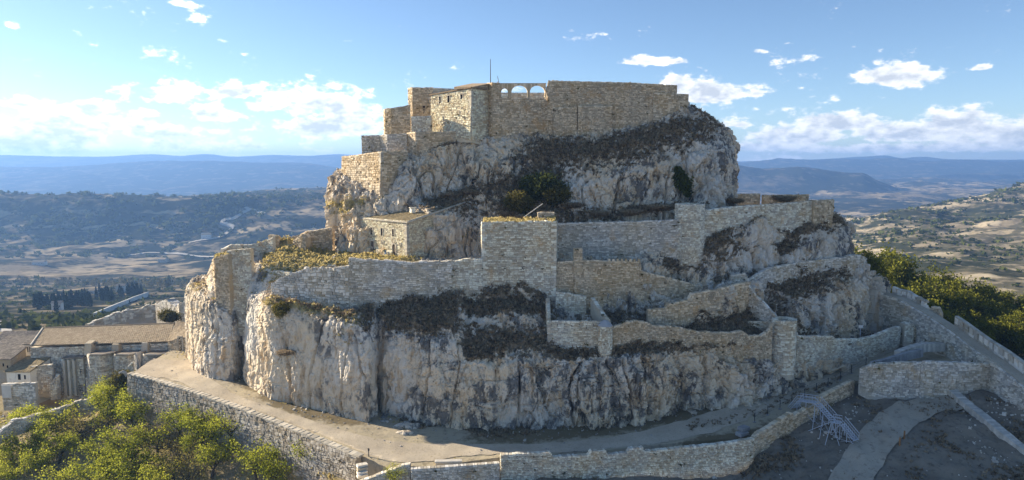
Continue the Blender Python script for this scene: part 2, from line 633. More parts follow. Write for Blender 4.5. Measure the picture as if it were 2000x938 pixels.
ROCK_GRIDS = []
def rock_piece(name, cols, T, nr, nc, amp=1.0, rib=0.5, rough=None, **kw):
    ctrl = rock_ctrl(cols, T)
    G = loft(ctrl, nr, nc, blur=3)
    Pn = G[..., :3].copy()
    n = grid_normals(Pn)
    flip = np.sign((n * (np.array([0, 0, CAM_Z]) - Pn)).sum(2).mean())
    n = n * flip
    steep = 1 - sstep(0.45, 0.85, n[..., 2])              # 1 on cliffs, 0 on ledges
    q = Pn.reshape(-1, 3)
    st = steep.reshape(-1)
    qs = q * np.array([1, 1, 0.42])
    warp = np.stack([fbm(q * 0.11 + 3, 3), fbm(q * 0.11 + 31, 3), fbm(q * 0.11 + 71, 3)], 1)
    d = 1.5 * fbm(q * 0.07 + 5, 4)
    # slabs: stretched cells, each set forward or back and tilted, with narrow open joints
    g1, cv, t1 = worley(qs * np.array([1, 1, .75]) * 0.20 + warp * 0.55)
    slab = (cv - 0.5) * 2.3 + 2.4 * t1 - 0.9 * (1 - sstep(0.0, 0.07, g1))
    g2, cv2, t2 = worley(qs * 0.55 + warp * 0.9 + 9)
    slab2 = (cv2 - 0.5) * 0.45 + 0.85 * t2 - 0.22 * (1 - sstep(0.0, 0.10, g2))
    g3, cv3, t3 = worley(qs * 1.5 + warp * 1.5 + 19)
    slab3 = (cv3 - 0.5) * 0.36 + 0.72 * t3 - 0.16 * (1 - sstep(0.0, 0.12, g3))
    ribs = fbm(q * np.array([0.5, 0.5, 0.04]) + warp * 0.6, 3)
    crack = -2.0 * (1 - sstep(0.0, 0.035, np.abs(fbm(q * np.array([0.13, 0.13, 0.014]) + warp * 0.25 + 40, 2))))
    crack = crack - 0.8 * (1 - sstep(0.0, 0.03, np.abs(fbm(q * np.array([0.34, 0.34, 0.06]) + warp * 0.5 + 140, 2))))
    crack = crack - 0.6 * (1 - sstep(0.0, 0.03, np.abs(fbm(q * np.array([0.07, 0.07, 0.30]) + warp * 0.4 + 240, 2))))
    sn = fbm(q * np.array([0.04, 0.04, 0.5]) + 90, 2)
    strata = 0.3 * np.sign(sn) * np.abs(sn) ** 0.5
    fine = 0.25 * fbm(q * 0.9, 4) + 0.08 * fbm(q * 3.1, 2)
    ru = np.interp(q[:, 0], *rough) if rough else np.ones(len(q))
    crack = crack * (0.45 + 0.55 * ru)
    strata = strata * (0.4 + 0.6 * ru)
    cliff = slab * (0.12 + 0.88 * ru) + slab2 * (.14 + .86 * ru) + slab3 * (.22 + .78 * ru) + rib * 1.6 * ribs * ru * ru + crack + strata + fine * (0.6 + 0.5 * ru)
    gentle = 0.7 * fbm(q * 0.3 + 8, 4) + 0.5 * slab2 + slab3 + fine
    tot = amp * (0.55 * d + st * cliff * 0.8 + (1 - st) * gentle)
    tot = tot.reshape(nr, nc)
    edge = np.ones_like(tot)
    edge[:2] = 0.3
    Pn = Pn + n * (tot * edge)[..., None]
    veg = np.clip(G[..., 3], 0, 1)
    n2 = grid_normals(Pn) * flip
    # ledges collect soil and scrub, sheer faces stay bare
    led = sstep(0.30, 0.75, 0.75 * n[..., 2] + 0.25 * n2[..., 2])
    veg = np.clip(veg * (0.55 + 0.75 * led) + 0.25 * led * (veg > 0.05) - 0.25 * (1 - led) * (veg < 0.9), 0, 1)
    me = mesh_from(name, Pn.reshape(-1, 3), grid_faces(nr, nc) if flip > 0 else grid_faces(nr, nc)[:, ::-1], M_ROCK,
                   {'veg': veg.reshape(-1), 'moss': G[..., 4].reshape(-1)}, False)
    ROCK_GRIDS.append((Pn, n2, veg, G[..., 4]))
    return link(name, me, None, kind='structure', **kw)

LOWER = [
    (364, {0: (690, 146), 2: (610, 148), 5: (578, 150), 6: (572, 156), 7: (566, 166)}),
    (368, {0: (696, 141), 2: (600, 142), 5: (572, 144), 6: (562, 150), 7: (556, 160)}),
    (378, {0: (706, 136.5), 1: (640, 137), 2: (590, 138), 5: (560, 141, .2, .5), 6: (550, 146), 7: (545, 158)}),
    (402, {0: (728, 132.5), 1: (660, 133), 2: (592, 134.2), 5: (562, 137.5, .2, .5), 6: (545, 142), 7: (540, 155)}),
    (425, {0: (733, 131), 1: (660, 131.5), 2: (602, 132), 5: (594, 133, 0, .3), 6: (530, 135.5), 7: (505, 150)}),
    (455, {0: (728, 130.5), 1: (660, 131), 2: (625, 131.7), 5: (612, 132.7), 6: (530, 136.5), 7: (492, 150)}),
    (474, {0: (722, 135), 1: (660, 135), 2: (612, 135), 5: (602, 135.5), 6: (530, 138), 7: (488, 150)}),
    (487, {0: (742, 128.3), 1: (670, 129), 2: (592, 130, 0, .2), 5: (565, 131.5, 0, .3), 6: (525, 135), 7: (482, 150)}),
    (505, {0: (768, 125.8), 1: (690, 126.4), 2: (602, 127), 5: (578, 129, 0, .4), 6: (522, 134, 0, .3), 7: (475, 150, 0, .7)}),
    (520, {0: (784, 123.2), 1: (700, 123.4), 2: (614, 123.9, .1, .2), 4: (590, 125, .3, .8), 5: (582, 127), 6: (520, 133, 0, .7), 7: (470, 150, 0, .8)}),
    (560, {0: (796, 121.2), 1: (700, 121.4), 2: (622, 121.9), 4: (592, 123, .4, 1), 5: (585, 125.2), 6: (516, 131, 0, .8), 7: (466, 148, 0, .8)}),
    (630, {0: (812, 118.0), 1: (720, 118.2), 2: (628, 118.8), 4: (602, 121.3, .4, 1), 5: (596, 123.5), 6: (512, 130, 0, .9), 7: (488, 146, 0, .9)}),
    (690, {0: (825, 115.2), 1: (730, 115.4), 2: (632, 116.6, .2, .5), 4: (612, 119.5, .4, .8), 5: (606, 122.0), 6: (508, 129, 0, .9), 7: (494, 144, 0, .9)}),
    (718, {0: (830, 113.9), 1: (740, 114.6), 2: (650, 116.4, .3, .2), 4: (612, 120.5, .5, .3), 5: (602, 122.8, .5), 6: (506, 128.5, 0, 1), 7: (496, 143, 0, .8)}),
    (727, {0: (826, 115.6), 1: (740, 116.2), 2: (648, 117.2, .3, .2), 4: (612, 121, .6, .2), 5: (600, 123, .5), 6: (506, 128.5, 0, 1), 7: (496, 143, 0, .8)}),
    (735, {0: (812, 122.5), 1: (740, 123.2), 2: (655, 123.6), 4: (618, 124.0, .6), 5: (592, 125.0, 1), 6: (506, 128.5, 0, 1), 7: (497, 143, 0, .8)}),
    (744, {0: (806, 120.5), 1: (740, 120.8), 2: (652, 121.2), 3: (642, 121.8, .5), 4: (612, 123, 1), 5: (584, 125, .8), 6: (507, 128.5, 0, 1), 7: (498, 143, 0, .6)}),
    (754, {0: (806, 119), 1: (740, 119.0), 2: (652, 119.8), 3: (642, 120.5, .7), 4: (612, 122.5, 1), 5: (580, 125, .8), 6: (507, 128.5, 0, 1), 7: (498, 143, 0, .6)}),
    (800, {0: (818, 116.4), 1: (740, 116.8), 2: (660, 117.8), 3: (638, 119.5, .7), 4: (612, 121.5, 1), 5: (572, 125.5, .8), 6: (508, 129, 0, .9), 7: (500, 142, 0, .4)}),
    (850, {0: (834, 114), 1: (750, 114.6), 2: (668, 116.5), 3: (642, 118.5, .7), 4: (602, 122.5, 1), 5: (576, 125.5, 1), 6: (512, 130), 7: (500, 142)}),
    (886, {0: (839, 113.2), 1: (760, 113.8), 2: (690, 115.2), 3: (642, 117.6, .55), 4: (592, 122.6, .6), 5: (568, 125.5, .5), 6: (512, 130), 7: (500, 142)}),
    (916, {0: (841, 112.8), 1: (765, 113.5), 2: (712, 114.8), 3: (680, 117.5, 1), 4: (622, 121.5, .1), 5: (584, 126, 1), 6: (512, 130), 7: (500, 142)}),
    (1000, {0: (840, 112.6), 1: (770, 113.3), 2: (716, 114.6), 3: (652, 119.5, .8), 4: (616, 121.5, .1), 5: (588, 126, 1), 6: (500, 131), 7: (460, 142)}),
    (1050, {0: (838, 112.6), 1: (765, 113.3), 2: (710, 114.8), 3: (655, 119.2, .8), 4: (622, 121, .15), 5: (594, 125.5, .8), 6: (500, 131), 7: (455, 142)}),
    (1100, {0: (837, 112.7), 1: (765, 113.4), 2: (706, 115), 3: (690, 117, 1), 4: (662, 120, .2), 5: (602, 126), 6: (510, 131), 7: (455, 142)}),
    (1180, {0: (832, 113), 1: (765, 113.7), 2: (702, 115.3), 3: (688, 117, 1), 4: (660, 119.5, .5), 5: (606, 126.3, .3), 6: (525, 131), 7: (460, 142)}),
    (1240, {0: (826, 113.7), 1: (760, 114.4), 2: (699, 116), 3: (678, 118, 1), 4: (650, 120.5, .3), 5: (612, 126.5, .3), 6: (545, 130), 7: (480, 142)}),
    (1320, {0: (803, 116), 1: (745, 116.7), 2: (694, 118), 3: (676, 119.5, 1), 4: (658, 121, 1), 5: (636, 123.5, 1), 6: (592, 126.5), 7: (575, 133)}),
    (1400, {0: (787, 118.2), 1: (740, 119), 2: (699, 119.8), 3: (676, 121, .7), 4: (658, 122.5, 1), 5: (625, 125.5, 1), 6: (568, 128), 7: (550, 134)}),
    (1460, {0: (776, 119.8), 1: (735, 120.4), 2: (704, 121.2), 3: (684, 122, .5), 4: (655, 124, 1), 5: (606, 129, 1), 6: (552, 131), 7: (530, 137)}),
    (1500, {0: (766, 121), 1: (740, 121.4), 2: (724, 122), 3: (710, 122.7), 4: (662, 125, 1), 5: (612, 130.5, 1), 6: (565, 134, .6), 7: (526, 139, 1)}),
    (1540, {0: (758, 122), 1: (740, 122.5), 2: (728, 123), 3: (716, 123.8), 4: (672, 127, .8), 5: (632, 131, .6), 6: (578, 134, .8), 7: (532, 140, 1)}),
    (1600, {0: (743, 125), 1: (732, 125.5), 2: (720, 126), 3: (706, 127), 4: (672, 131.5, .7), 5: (652, 133.5, .2), 6: (585, 136, .3), 7: (530, 140.5, 1)}),
    (1650, {0: (723, 127.5), 1: (713, 128), 2: (706, 129), 3: (696, 130), 4: (664, 134), 5: (650, 136), 6: (572, 139), 7: (522, 143, .7)}),
    (1690, {0: (694, 134), 3: (672, 136), 4: (660, 138, .6), 5: (642, 140), 6: (562, 142), 7: (516, 145)}),
    (1716, {0: (668, 140), 4: (646, 143), 5: (622, 143.5), 6: (565, 145), 7: (538, 148)}),
    (1731, {0: (650, 147), 4: (640, 148), 5: (615, 149), 6: (565, 150), 7: (548, 154)}),
    (1736, {0: (650, 158), 4: (640, 159), 5: (615, 160), 6: (570, 161), 7: (556, 165)}),
]
MIDR = [
    (1225, {0: (580, 127.5, .2), 1: (512, 131, .3), 2: (502, 134), 3: (492, 140)}),
    (1285, {0: (580, 128.5, .2), 1: (520, 131.2, .1), 2: (492, 133.5), 3: (480, 140)}),
    (1310, {0: (575, 129.5, .4), 1: (528, 131.4, .7), 2: (510, 133, .8), 3: (480, 140)}),
    (1350, {0: (565, 130.5, .8), 1: (532, 131.5, .5), 2: (512, 133, .5), 3: (480, 140)}),
    (1400, {0: (558, 131.5, .9), 1: (515, 132.5, .9), 2: (460, 135.5, 1), 3: (430, 142)}),
    (1440, {0: (552, 133, 1), 1: (505, 134, .7), 2: (446, 138, .5), 3: (420, 145)}),
    (1492, {0: (540, 136, 1), 1: (485, 137.5, .5), 2: (424, 140.5, .3), 3: (410, 150)}),
    (1530, {0: (530, 138, 1), 1: (495, 139, .8), 2: (456, 142.5, .7), 3: (430, 150)}),
    (1580, {0: (523, 140, 1), 1: (475, 142, 0), 2: (432, 146, 1), 3: (415, 152)}),
    (1620, {0: (513, 142.5, .8), 1: (465, 144, 0), 2: (424, 148, 1), 3: (412, 156)}),
    (1652, {0: (506, 146), 1: (468, 147, 0), 2: (442, 151, .6), 3: (430, 162)}),
    (1664, {0: (504, 153), 1: (478, 154), 2: (462, 158), 3: (450, 170)}),
]
UPPER = [
    (652, {0: (452, 168), 1: (430, 168), 2: (410, 169), 3: (390, 170), 4: (375, 171), 5: (350, 172), 6: (340, 174)}),
    (645, {0: (470, 150), 1: (440, 150), 2: (415, 150, 0, .4), 3: (395, 151, 0, .6), 4: (378, 152), 5: (365, 155), 6: (345, 162)}),
    (662, {0: (484, 143), 1: (450, 143.3), 2: (420, 144, 0, .5), 3: (395, 146, .1, .8), 4: (375, 148.5), 5: (360, 150), 6: (330, 158)}),
    (700, {0: (497, 140), 1: (450, 140.5), 2: (415, 142.5), 3: (392, 145, .1, .7), 4: (378, 147), 5: (372, 148), 6: (330, 156)}),
    (745, {0: (500, 140), 1: (450, 140.5), 2: (405, 143), 3: (385, 144.5, 0, .4), 4: (376, 145.5), 5: (370, 147), 6: (320, 155)}),
    (800, {0: (503, 138.5), 1: (450, 139.5), 2: (405, 143), 3: (380, 144.3), 4: (330, 147), 5: (312, 149), 6: (290, 155)}),
    (840, {0: (503, 135.3), 1: (450, 135.8), 2: (418, 137), 3: (392, 145, .6), 4: (335, 147.5, .1), 5: (298, 150), 6: (270, 156)}),
    (875, {0: (503, 135.4), 1: (450, 136), 2: (420, 137.5), 3: (385, 146, 1), 4: (345, 147.8), 5: (285, 150.5, .5), 6: (262, 156)}),
    (905, {0: (503, 137.5), 1: (440, 139.5), 2: (405, 143, .6), 3: (370, 146, 1), 4: (330, 148), 5: (278, 151.5, .4), 6: (262, 156)}),
    (940, {0: (503, 137), 1: (450, 139), 2: (415, 142, .3), 3: (365, 145.5, 1), 4: (320, 148), 5: (272, 151.8, .2), 6: (255, 157)}),
    (1000, {0: (490, 136.5), 1: (450, 138), 2: (425, 140, 1), 3: (355, 145.5, 1), 4: (315, 148, .3), 5: (268, 152.5), 6: (250, 158)}),
    (1060, {0: (470, 136.5), 1: (440, 137.5, 1), 2: (412, 139, 1), 3: (380, 141.5, 1), 4: (310, 147.5, 1), 5: (266, 152.5, .2), 6: (250, 159)}),
    (1120, {0: (460, 136.8), 1: (435, 137.6, 1), 2: (412, 139, .7), 3: (370, 140.5, .1), 4: (305, 145.5, .75), 5: (258, 152.8, .05), 6: (244, 159)}),
    (1200, {0: (450, 137), 1: (425, 137.8, 1), 2: (402, 139.3, .6), 3: (350, 141, 0), 4: (295, 145.8, .8), 5: (252, 152.8, .05), 6: (238, 159)}),
    (1280, {0: (440, 137.5), 1: (412, 138.5, 1), 2: (400, 140, .4), 3: (330, 142.5, 0), 4: (272, 147.5, .9), 5: (238, 152.6, .15), 6: (222, 159)}),
    (1340, {0: (425, 138.5), 1: (405, 139.5, .8), 2: (395, 141, .2), 3: (315, 144.5, 0), 4: (255, 149.5, .85), 5: (212, 154, .1), 6: (202, 160)}),
    (1390, {0: (410, 141), 1: (398, 141.5, .5), 2: (385, 142.2), 3: (300, 146, 0), 4: (256, 151, .4), 5: (236, 155, .5), 6: (228, 162)}),
    (1418, {0: (400, 145), 1: (394, 145.3), 2: (370, 145.8), 3: (310, 148, 0), 4: (280, 151.5, 0), 5: (258, 157), 6: (250, 164)}),
    (1431, {0: (396, 150), 1: (392, 150.2), 2: (370, 150.5), 3: (325, 152), 4: (300, 155), 5: (285, 160), 6: (278, 168)}),
    (1431, {0: (394, 165), 1: (392, 165.2), 2: (380, 165.5), 3: (340, 166), 4: (320, 168), 5: (300, 172), 6: (290, 180)}),
]
rock_piece('castle_rock', LOWER, 8, 280, 920, 0.85, 0.6, ([-50, -26, -22, 0, 8, 40, 70], [.12, .12, .45, .6, 1.0, 1.15, 1.1]))
rock_piece('castle_rock', MIDR, 4, 84, 270, 0.7, 0.4)
rock_piece('castle_rock', UPPER, 7, 226, 570, 0.8, 0.55)

# ---------------------------------------------------------------- ground sheets
def ground_ctrl(cols):
    T = len(cols[0])
    out = np.zeros((T, len(cols), 4))
    for c, col in enumerate(cols):
        for t, e in enumerate(col):
            out[t, c, :3] = PZ(*e[:3])
            out[t, c, 3] = e[3] if len(e) > 3 else 0
    return out

def inset(ctrl, k, d):
    """pull the outer rows of a ground sheet in under the wall that holds them"""
    v = ctrl[k + 1, :, :3] - ctrl[k, :, :3]
    v[:, 2] = 0
    v /= np.linalg.norm(v, axis=1)[:, None]
    for r in range(k + 1):
        ctrl[r, :, :3] += v * d
    return ctrl

def height_sheet(name, cols, nr, nc, mat, amp=0.12, freq=0.35, skirt=0, **kw):
    ctrl = ground_ctrl(cols)
    if skirt:
        ctrl = inset(ctrl, 1, 1.1)
    G = loft(ctrl, nr, nc, blur=2)
    q = G[..., :3].reshape(-1, 3)
    if skirt:
        G[0, :, 2] -= skirt
    G[..., 2] += (amp * fbm(q * np.array([freq, freq, 0]) + 3.3, 5)).reshape(nr, nc)
    n = grid_normals(G[..., :3])
    F = grid_faces(nr, nc)
    if n[..., 2].mean() < 0:
        F = F[:, ::-1]
    me = mesh_from(name, G[..., :3].reshape(-1, 3), F, mat, {'grass': G[..., 3].reshape(-1)}, True)
    link(name, me, None, kind='structure', **kw)
    return G

TERRACE = [
    [(240, 733, 7.3), (275, 720, 7.6), (310, 698, 8), (372, 660, 8.6)],
    [(300, 746, 7.1), (330, 730, 7.3), (370, 706, 7.8, .5), (420, 680, 8.6)],
    [(360, 766, 6.8), (390, 750, 7.1), (420, 730, 7.6, .6), (450, 690, 8)],
    [(440, 792, 6.1), (465, 775, 6.5, .1), (490, 755, 7.0, .8), (520, 720, 7.4)],
    [(520, 818, 5.5), (540, 805, 5.8, .2), (555, 795, 6.1, 1), (580, 750, 6.2)],
    [(600, 849, 5.0), (620, 828, 5.4, .3), (640, 815, 5.6, 1), (660, 770, 5.6)],
    [(660, 875, 4.7), (700, 848, 5.0, .1), (715, 832, 5.1, .6), (740, 780, 5.2)],
    [(712, 898, 4.3), (770, 868, 4.6, 0), (790, 840, 4.8, .1), (800, 790, 5)],
    [(800, 918, 4.1, .5), (830, 885, 4.3, .2), (850, 848, 4.5, .1), (860, 790, 4.8)],
    [(980, 900, 4.1, .5), (980, 882, 4.2), (980, 858, 4.3), (980, 800, 4.6)],
    [(1100, 892, 4.1), (1100, 876, 4.3), (1100, 850, 4.4), (1100, 800, 4.8)],
    [(1250, 878, 4.4), (1250, 858, 4.8), (1250, 832, 5), (1250, 790, 5.4)],
    [(1380, 866, 4.8), (1370, 832, 5.4), (1350, 808, 5.8), (1340, 770, 6)],
    [(1470, 858, 5.1), (1460, 815, 6.2), (1440, 788, 6.8), (1420, 750, 7)],
    [(1540, 832, 6), (1540, 780, 7.4), (1520, 762, 7.8), (1500, 725, 8)],
    [(1600, 806, 7), (1600, 760, 8.6), (1590, 744, 9), (1570, 710, 9)],
    [(1662, 764, 8.8), (1660, 728, 10), (1640, 718, 10.4), (1620, 690, 10.5)],
    [(1694, 732, 10.6), (1710, 700, 11.6), (1700, 688, 11.8), (1680, 665, 12)],
    [(1760, 718, 12.0), (1775, 684, 12.6), (1757, 667, 13), (1690, 640, 13)],
    [(1860, 716, 12.6), (1860, 675, 13.2), (1800, 655, 13.5), (1712, 622, 13.9)],
    [(1950, 714, 13), (1930, 680, 13.5), (1850, 650, 13.8), (1730, 606, 14.2)],
]
TERRACE = [[tuple(e[:3]) + ((.9 if (c[0][0] >= 850 and t >= 2) or (1380 <= c[0][0] <= 1665 and t == 0) else (e[3] if len(e) > 3 else 0)),) for t, e in enumerate(c)] for c in TERRACE]
TG = height_sheet('terrace_ground', [[c[0]] + c for c in TERRACE], 90, 420, M_TERR, skirt=12)
# the gravel path lies on the terrace
def path_sheet(name, edge_a, edge_b, nr, nc, mat, lift=0.05):
    a = np.array([PZ(*e) for e in edge_a]); b = np.array([PZ(*e) for e in edge_b])
    G = loft(np.stack([a, b]), nr, nc, 0)
    ks = np.linspace(0, 1, nr)[:, None]
    w = np.sin(np.pi * ks)
    q = G.reshape(-1, 3)
    wob = fbm(q * np.array([.35, .35, 0]) + 12, 4).reshape(nr, nc)
    dirv = (G[-1] - G[0]); dirv /= np.linalg.norm(dirv, axis=1)[:, None]
    G = G + dirv[None] * (wob * (1 - w) * 0.9 * np.sign(0.5 - ks))[..., None]
    G[..., 2] += lift
    return G
def drape(G, base, lift):
    """rest a sheet on the ground grid below it (nearest ground points)"""
    b = base[..., :3].reshape(-1, 3)
    q = G.reshape(-1, 3)
    for s in range(0, len(q), 500):
        dd = ((q[s:s + 500, None, :2] - b[None, :, :2]) ** 2).sum(2)
        k = np.argpartition(dd, 4, axis=1)[:, :4]
        w = 1 / (np.take_along_axis(dd, k, 1) + 1e-3)
        q[s:s + 500, 2] = (b[k, 2] * w).sum(1) / w.sum(1) + lift
    return q.reshape(G.shape)
PA = [(262, 728, 7.4), (330, 742, 7.1), (400, 770, 6.6), (480, 800, 5.9), (560, 830, 5.2), (640, 866, 4.8), (720, 893, 4.4), (810, 903, 4.2), (920, 890, 4.2), (1000, 886, 4.2), (1140, 881, 4.3), (1280, 867, 4.7), (1400, 842, 5.2), (1480, 812, 6.2), (1560, 774, 7.5), (1640, 737, 9.6), (1710, 700, 11.6), (1770, 680, 12.6), (1850, 672, 13.2)]
PB = [(300, 702, 7.8), (362, 706, 7.7), (410, 740, 7.2), (470, 775, 6.5), (560, 806, 5.8), (650, 836, 5.2), (740, 858, 4.8), (830, 866, 4.5), (920, 868, 4.3), (1000, 868, 4.3), (1130, 862, 4.4), (1260, 842, 4.9), (1360, 815, 5.6), (1450, 790, 6.6), (1530, 760, 7.8), (1610, 731, 9.8), (1680, 695, 11.6), (1745, 672, 12.8), (1830, 660, 13.4)]
G = path_sheet('path', PA, PB, 14, 300, M_PATH)
G = drape(G, TG, 0.07)
F = grid_faces(14, 300)
if grid_normals(G)[..., 2].mean() < 0:
    F = F[:, ::-1]
link('path', mesh_from('path', G.reshape(-1, 3), F, M_PATH, None, True), None, kind='structure')

YARD = [
    [(950, 1250, -8), (980, 1100, -4), (980, 1010, -1), (985, 960, 1.2), (990, 930, 1.4)],
    [(1250, 1250, -6), (1300, 1080, -2.5), (1350, 1000, -.3), (1420, 960, 1.0), (1430, 930, 1.2)],
    [(1380, 1250, -5), (1430, 1050, -1.8), (1490, 930, 1.6), (1525, 880, 3.7), (1500, 860, 4.0)],
    [(1520, 1250, -3), (1560, 980, .5), (1590, 890, 3.4), (1620, 840, 5.6), (1590, 810, 6.0)],
    [(1680, 1250, -2), (1690, 960, 1.6), (1690, 845, 5.6), (1690, 780, 8.0), (1680, 740, 9.4)],
    [(1850, 1250, -1), (1830, 945, 3.0), (1800, 835, 6.6), (1790, 775, 8.7), (1790, 745, 9.4)],
    [(2020, 1250, 0), (1965, 925, 3.8), (1900, 832, 7.3), (1860, 780, 9.0), (1860, 750, 9.8)],
    [(2250, 1250, 1), (2060, 905, 4.8), (1990, 842, 7.3), (1935, 785, 9.5), (1935, 755, 10)],
    [(2500, 1250, 1), (2250, 905, 4.8), (2120, 850, 7.3), (2030, 800, 9.5), (2030, 770, 10)],
]
YG = height_sheet('yard_ground', YARD, 160, 220, M_YARD, 1.0, 0.3)
GROVE = [
    [(-900, 1350, -22), (-700, 1000, -16), (-420, 850, -11), (-230, 800, -8), (-150, 770, -6.5)],
    [(-300, 1350, -19), (-220, 1000, -13), (-90, 870, -8.5), (0, 820, -6), (40, 790, -4.5)],
    [(50, 1350, -17), (60, 980, -10.5), (100, 880, -6.5), (150, 825, -4), (170, 795, -3)],
    [(300, 1350, -15), (300, 960, -7.5), (290, 870, -4), (280, 810, -1.0), (270, 785, 0)],
    [(480, 1350, -13), (460, 965, -6), (430, 890, -2.6), (410, 842, -.2), (405, 812, .6)],
    [(650, 1350, -11), (630, 985, -4.5), (600, 930, -1.8), (575, 895, 0), (560, 868, .6)],
    [(800, 1350, -10), (760, 1010, -3.5), (720, 975, -1.2), (690, 945, .2), (680, 920, .6)],
    [(950, 1350, -9), (920, 1050, -3.5), (880, 990, -.8), (850, 960, .6), (840, 935, 1.0)],
    [(1020, 1350, -8), (1000, 1100, -4), (1000, 1010, -1), (1000, 960, 1.2), (1000, 935, 1.4)],
]
GG = height_sheet('grove_ground', [[(e[0], e[1], e[2], .35) for e in c] for c in GROVE], 120, 200, M_GROVE, 0.5, 0.22)

# ---------------------------------------------------------------- far country
def far_sheet(name, cols, nr, nc, mat, amp, freq, label=None, **kw):
    T = len(cols[0][1])
    ctrl = np.zeros((T, len(cols), 3))
    for c, (px, rows) in enumerate(cols):
        for t, (py, Y) in enumerate(rows):
            ctrl[t, c] = P(px, py, Y)
    # columns spread evenly by picture column, rows by key index
    K = np.array([c[0] for c in cols], float)
    X = hermite(K, np.linspace(K[0], K[-1], nc), np.moveaxis(ctrl, 1, 2))
    rr = np.linspace(0, T - 1, nr)
    Gm = np.moveaxis(hermite(np.arange(T, dtype=float), rr, np.moveaxis(X, 0, 2)), 2, 0)   # nr, D, nc
    G = np.moveaxis(Gm, 1, 2)
    q = G.reshape(-1, 3)
    dist = q[:, 1]
    f = freq
    hgt = amp * (fbm(q * np.array([f, f, 0]) + 7, 6, gain=0.52)) * np.clip(dist / dist.mean(), 0.05, 1.6)
    G[..., 2] += hgt.reshape(nr, nc)
    F = grid_faces(nr, nc)
    if grid_normals(G)[..., 2].mean() < 0:
        F = F[:, ::-1]
    link(name, mesh_from(name, G.reshape(-1, 3), F, mat, None, True), None, kind='structure', **kw)
    return G

FARL = far_sheet('valley', [
    (-1100, [(760, 170), (660, 300), (600, 560), (580, 780), (556, 1050), (505, 1400), (470, 1640), (430, 1750), (384, 1870), (392, 3000)]),
    (-500, [(760, 170), (660, 300), (600, 560), (580, 780), (556, 1050), (505, 1400), (470, 1640), (430, 1750), (384, 1870), (392, 3000)]),
    (0, [(740, 180), (655, 310), (604, 560), (580, 780), (556, 1050), (503, 1420), (470, 1640), (430, 1750), (383, 1870), (390, 3000)]),
    (200, [(720, 190), (650, 310), (602, 560), (576, 780), (556, 1050), (508, 1420), (474, 1640), (434, 1750), (383, 1870), (390, 3000)]),
    (330, [(700, 200), (640, 310), (596, 560), (572, 780), (552, 1050), (512, 1420), (476, 1640), (436, 1750), (384, 1870), (389, 3000)]),
    (430, [(700, 200), (640, 310), (596, 560), (568, 780), (545, 1050), (505, 1420), (470, 1640), (425, 1750), (388, 1870), (380, 3000)]),
    (560, [(700, 200), (640, 310), (596, 560), (568, 780), (540, 1050), (500, 1420), (455, 1640), (415, 1780), (385, 2000), (368, 3000)]),
    (680, [(700, 200), (640, 310), (596, 560), (568, 780), (540, 1050), (500, 1420), (460, 1640), (415, 1780), (380, 2000), (366, 3000)]),
    (1000, [(700, 200), (640, 310), (596, 560), (568, 780), (540, 1050), (500, 1420), (460, 1640), (415, 1780), (380, 2000), (366, 3000)]),
], 220, 420, M_FARL, 16, 0.0045)
far_sheet('mountain', [
    (-1200, [(410, 3800), (386, 4500), (355, 5400), (330, 6300), (345, 7600)]),
    (0, [(410, 3800), (385, 4500), (355, 5400), (327, 6300), (345, 7600)]),
    (180, [(410, 3800), (384, 4500), (350, 5400), (325, 6300), (345, 7600)]),
    (330, [(410, 3800), (384, 4500), (350, 5400), (316, 6300), (345, 7600)]),
    (450, [(410, 3800), (384, 4500), (350, 5400), (319, 6300), (345, 7600)]),
    (560, [(410, 3800), (380, 4500), (350, 5400), (319, 6300), (345, 7600)]),
    (670, [(410, 3800), (380, 4500), (352, 5400), (327, 6300), (345, 7600)]),
    (950, [(410, 3800), (380, 4500), (355, 5400), (335, 6300), (345, 7600)]),
], 110, 420, M_MTN, 55, 0.0016)
rid = [(-1200, 305), (-600, 306), (0, 303), (130, 306), (200, 307), (300, 302), (350, 305), (400, 302), (455, 307), (530, 303), (600, 305), (660, 301), (760, 305), (1000, 304)]
far_sheet('mountain', [(x, [(345, 7000), (325, 8000), (y, 9300), (322, 10600)]) for x, y in rid], 50, 420, M_MTN, 20, 0.0011)

HILLR = far_sheet('hill', [
    (1250, [(745, 128), (705, 168), (625, 240), (572, 480), (530, 700), (510, 900), (495, 1150), (490, 1400), (492, 1700)]),
    (1500, [(745, 128), (705, 168), (625, 240), (572, 480), (530, 700), (505, 900), (485, 1150), (478, 1400), (482, 1700)]),
    (1650, [(745, 128), (705, 168), (625, 240), (572, 480), (525, 700), (490, 900), (460, 1150), (436, 1400), (440, 1800)]),
    (1750, [(745, 128), (705, 168), (625, 240), (572, 480), (520, 700), (480, 900), (445, 1150), (416, 1450), (422, 1900)]),
    (1850, [(745, 128), (705, 168), (625, 240), (572, 480), (516, 700), (475, 900), (432, 1200), (398, 1550), (405, 2000)]),
    (2000, [(745, 128), (705, 168), (625, 240), (572, 480), (515, 700), (470, 900), (420, 1250), (371, 1700), (380, 2200)]),
    (2200, [(745, 128), (705, 168), (625, 240), (572, 480), (515, 700), (465, 900), (410, 1250), (350, 1750), (360, 2300)]),
    (2800, [(745, 128), (705, 168), (625, 240), (572, 480), (515, 700), (465, 900), (410, 1250), (345, 1750), (355, 2300)]),
], 200, 300, M_FARR, 20, 0.006)
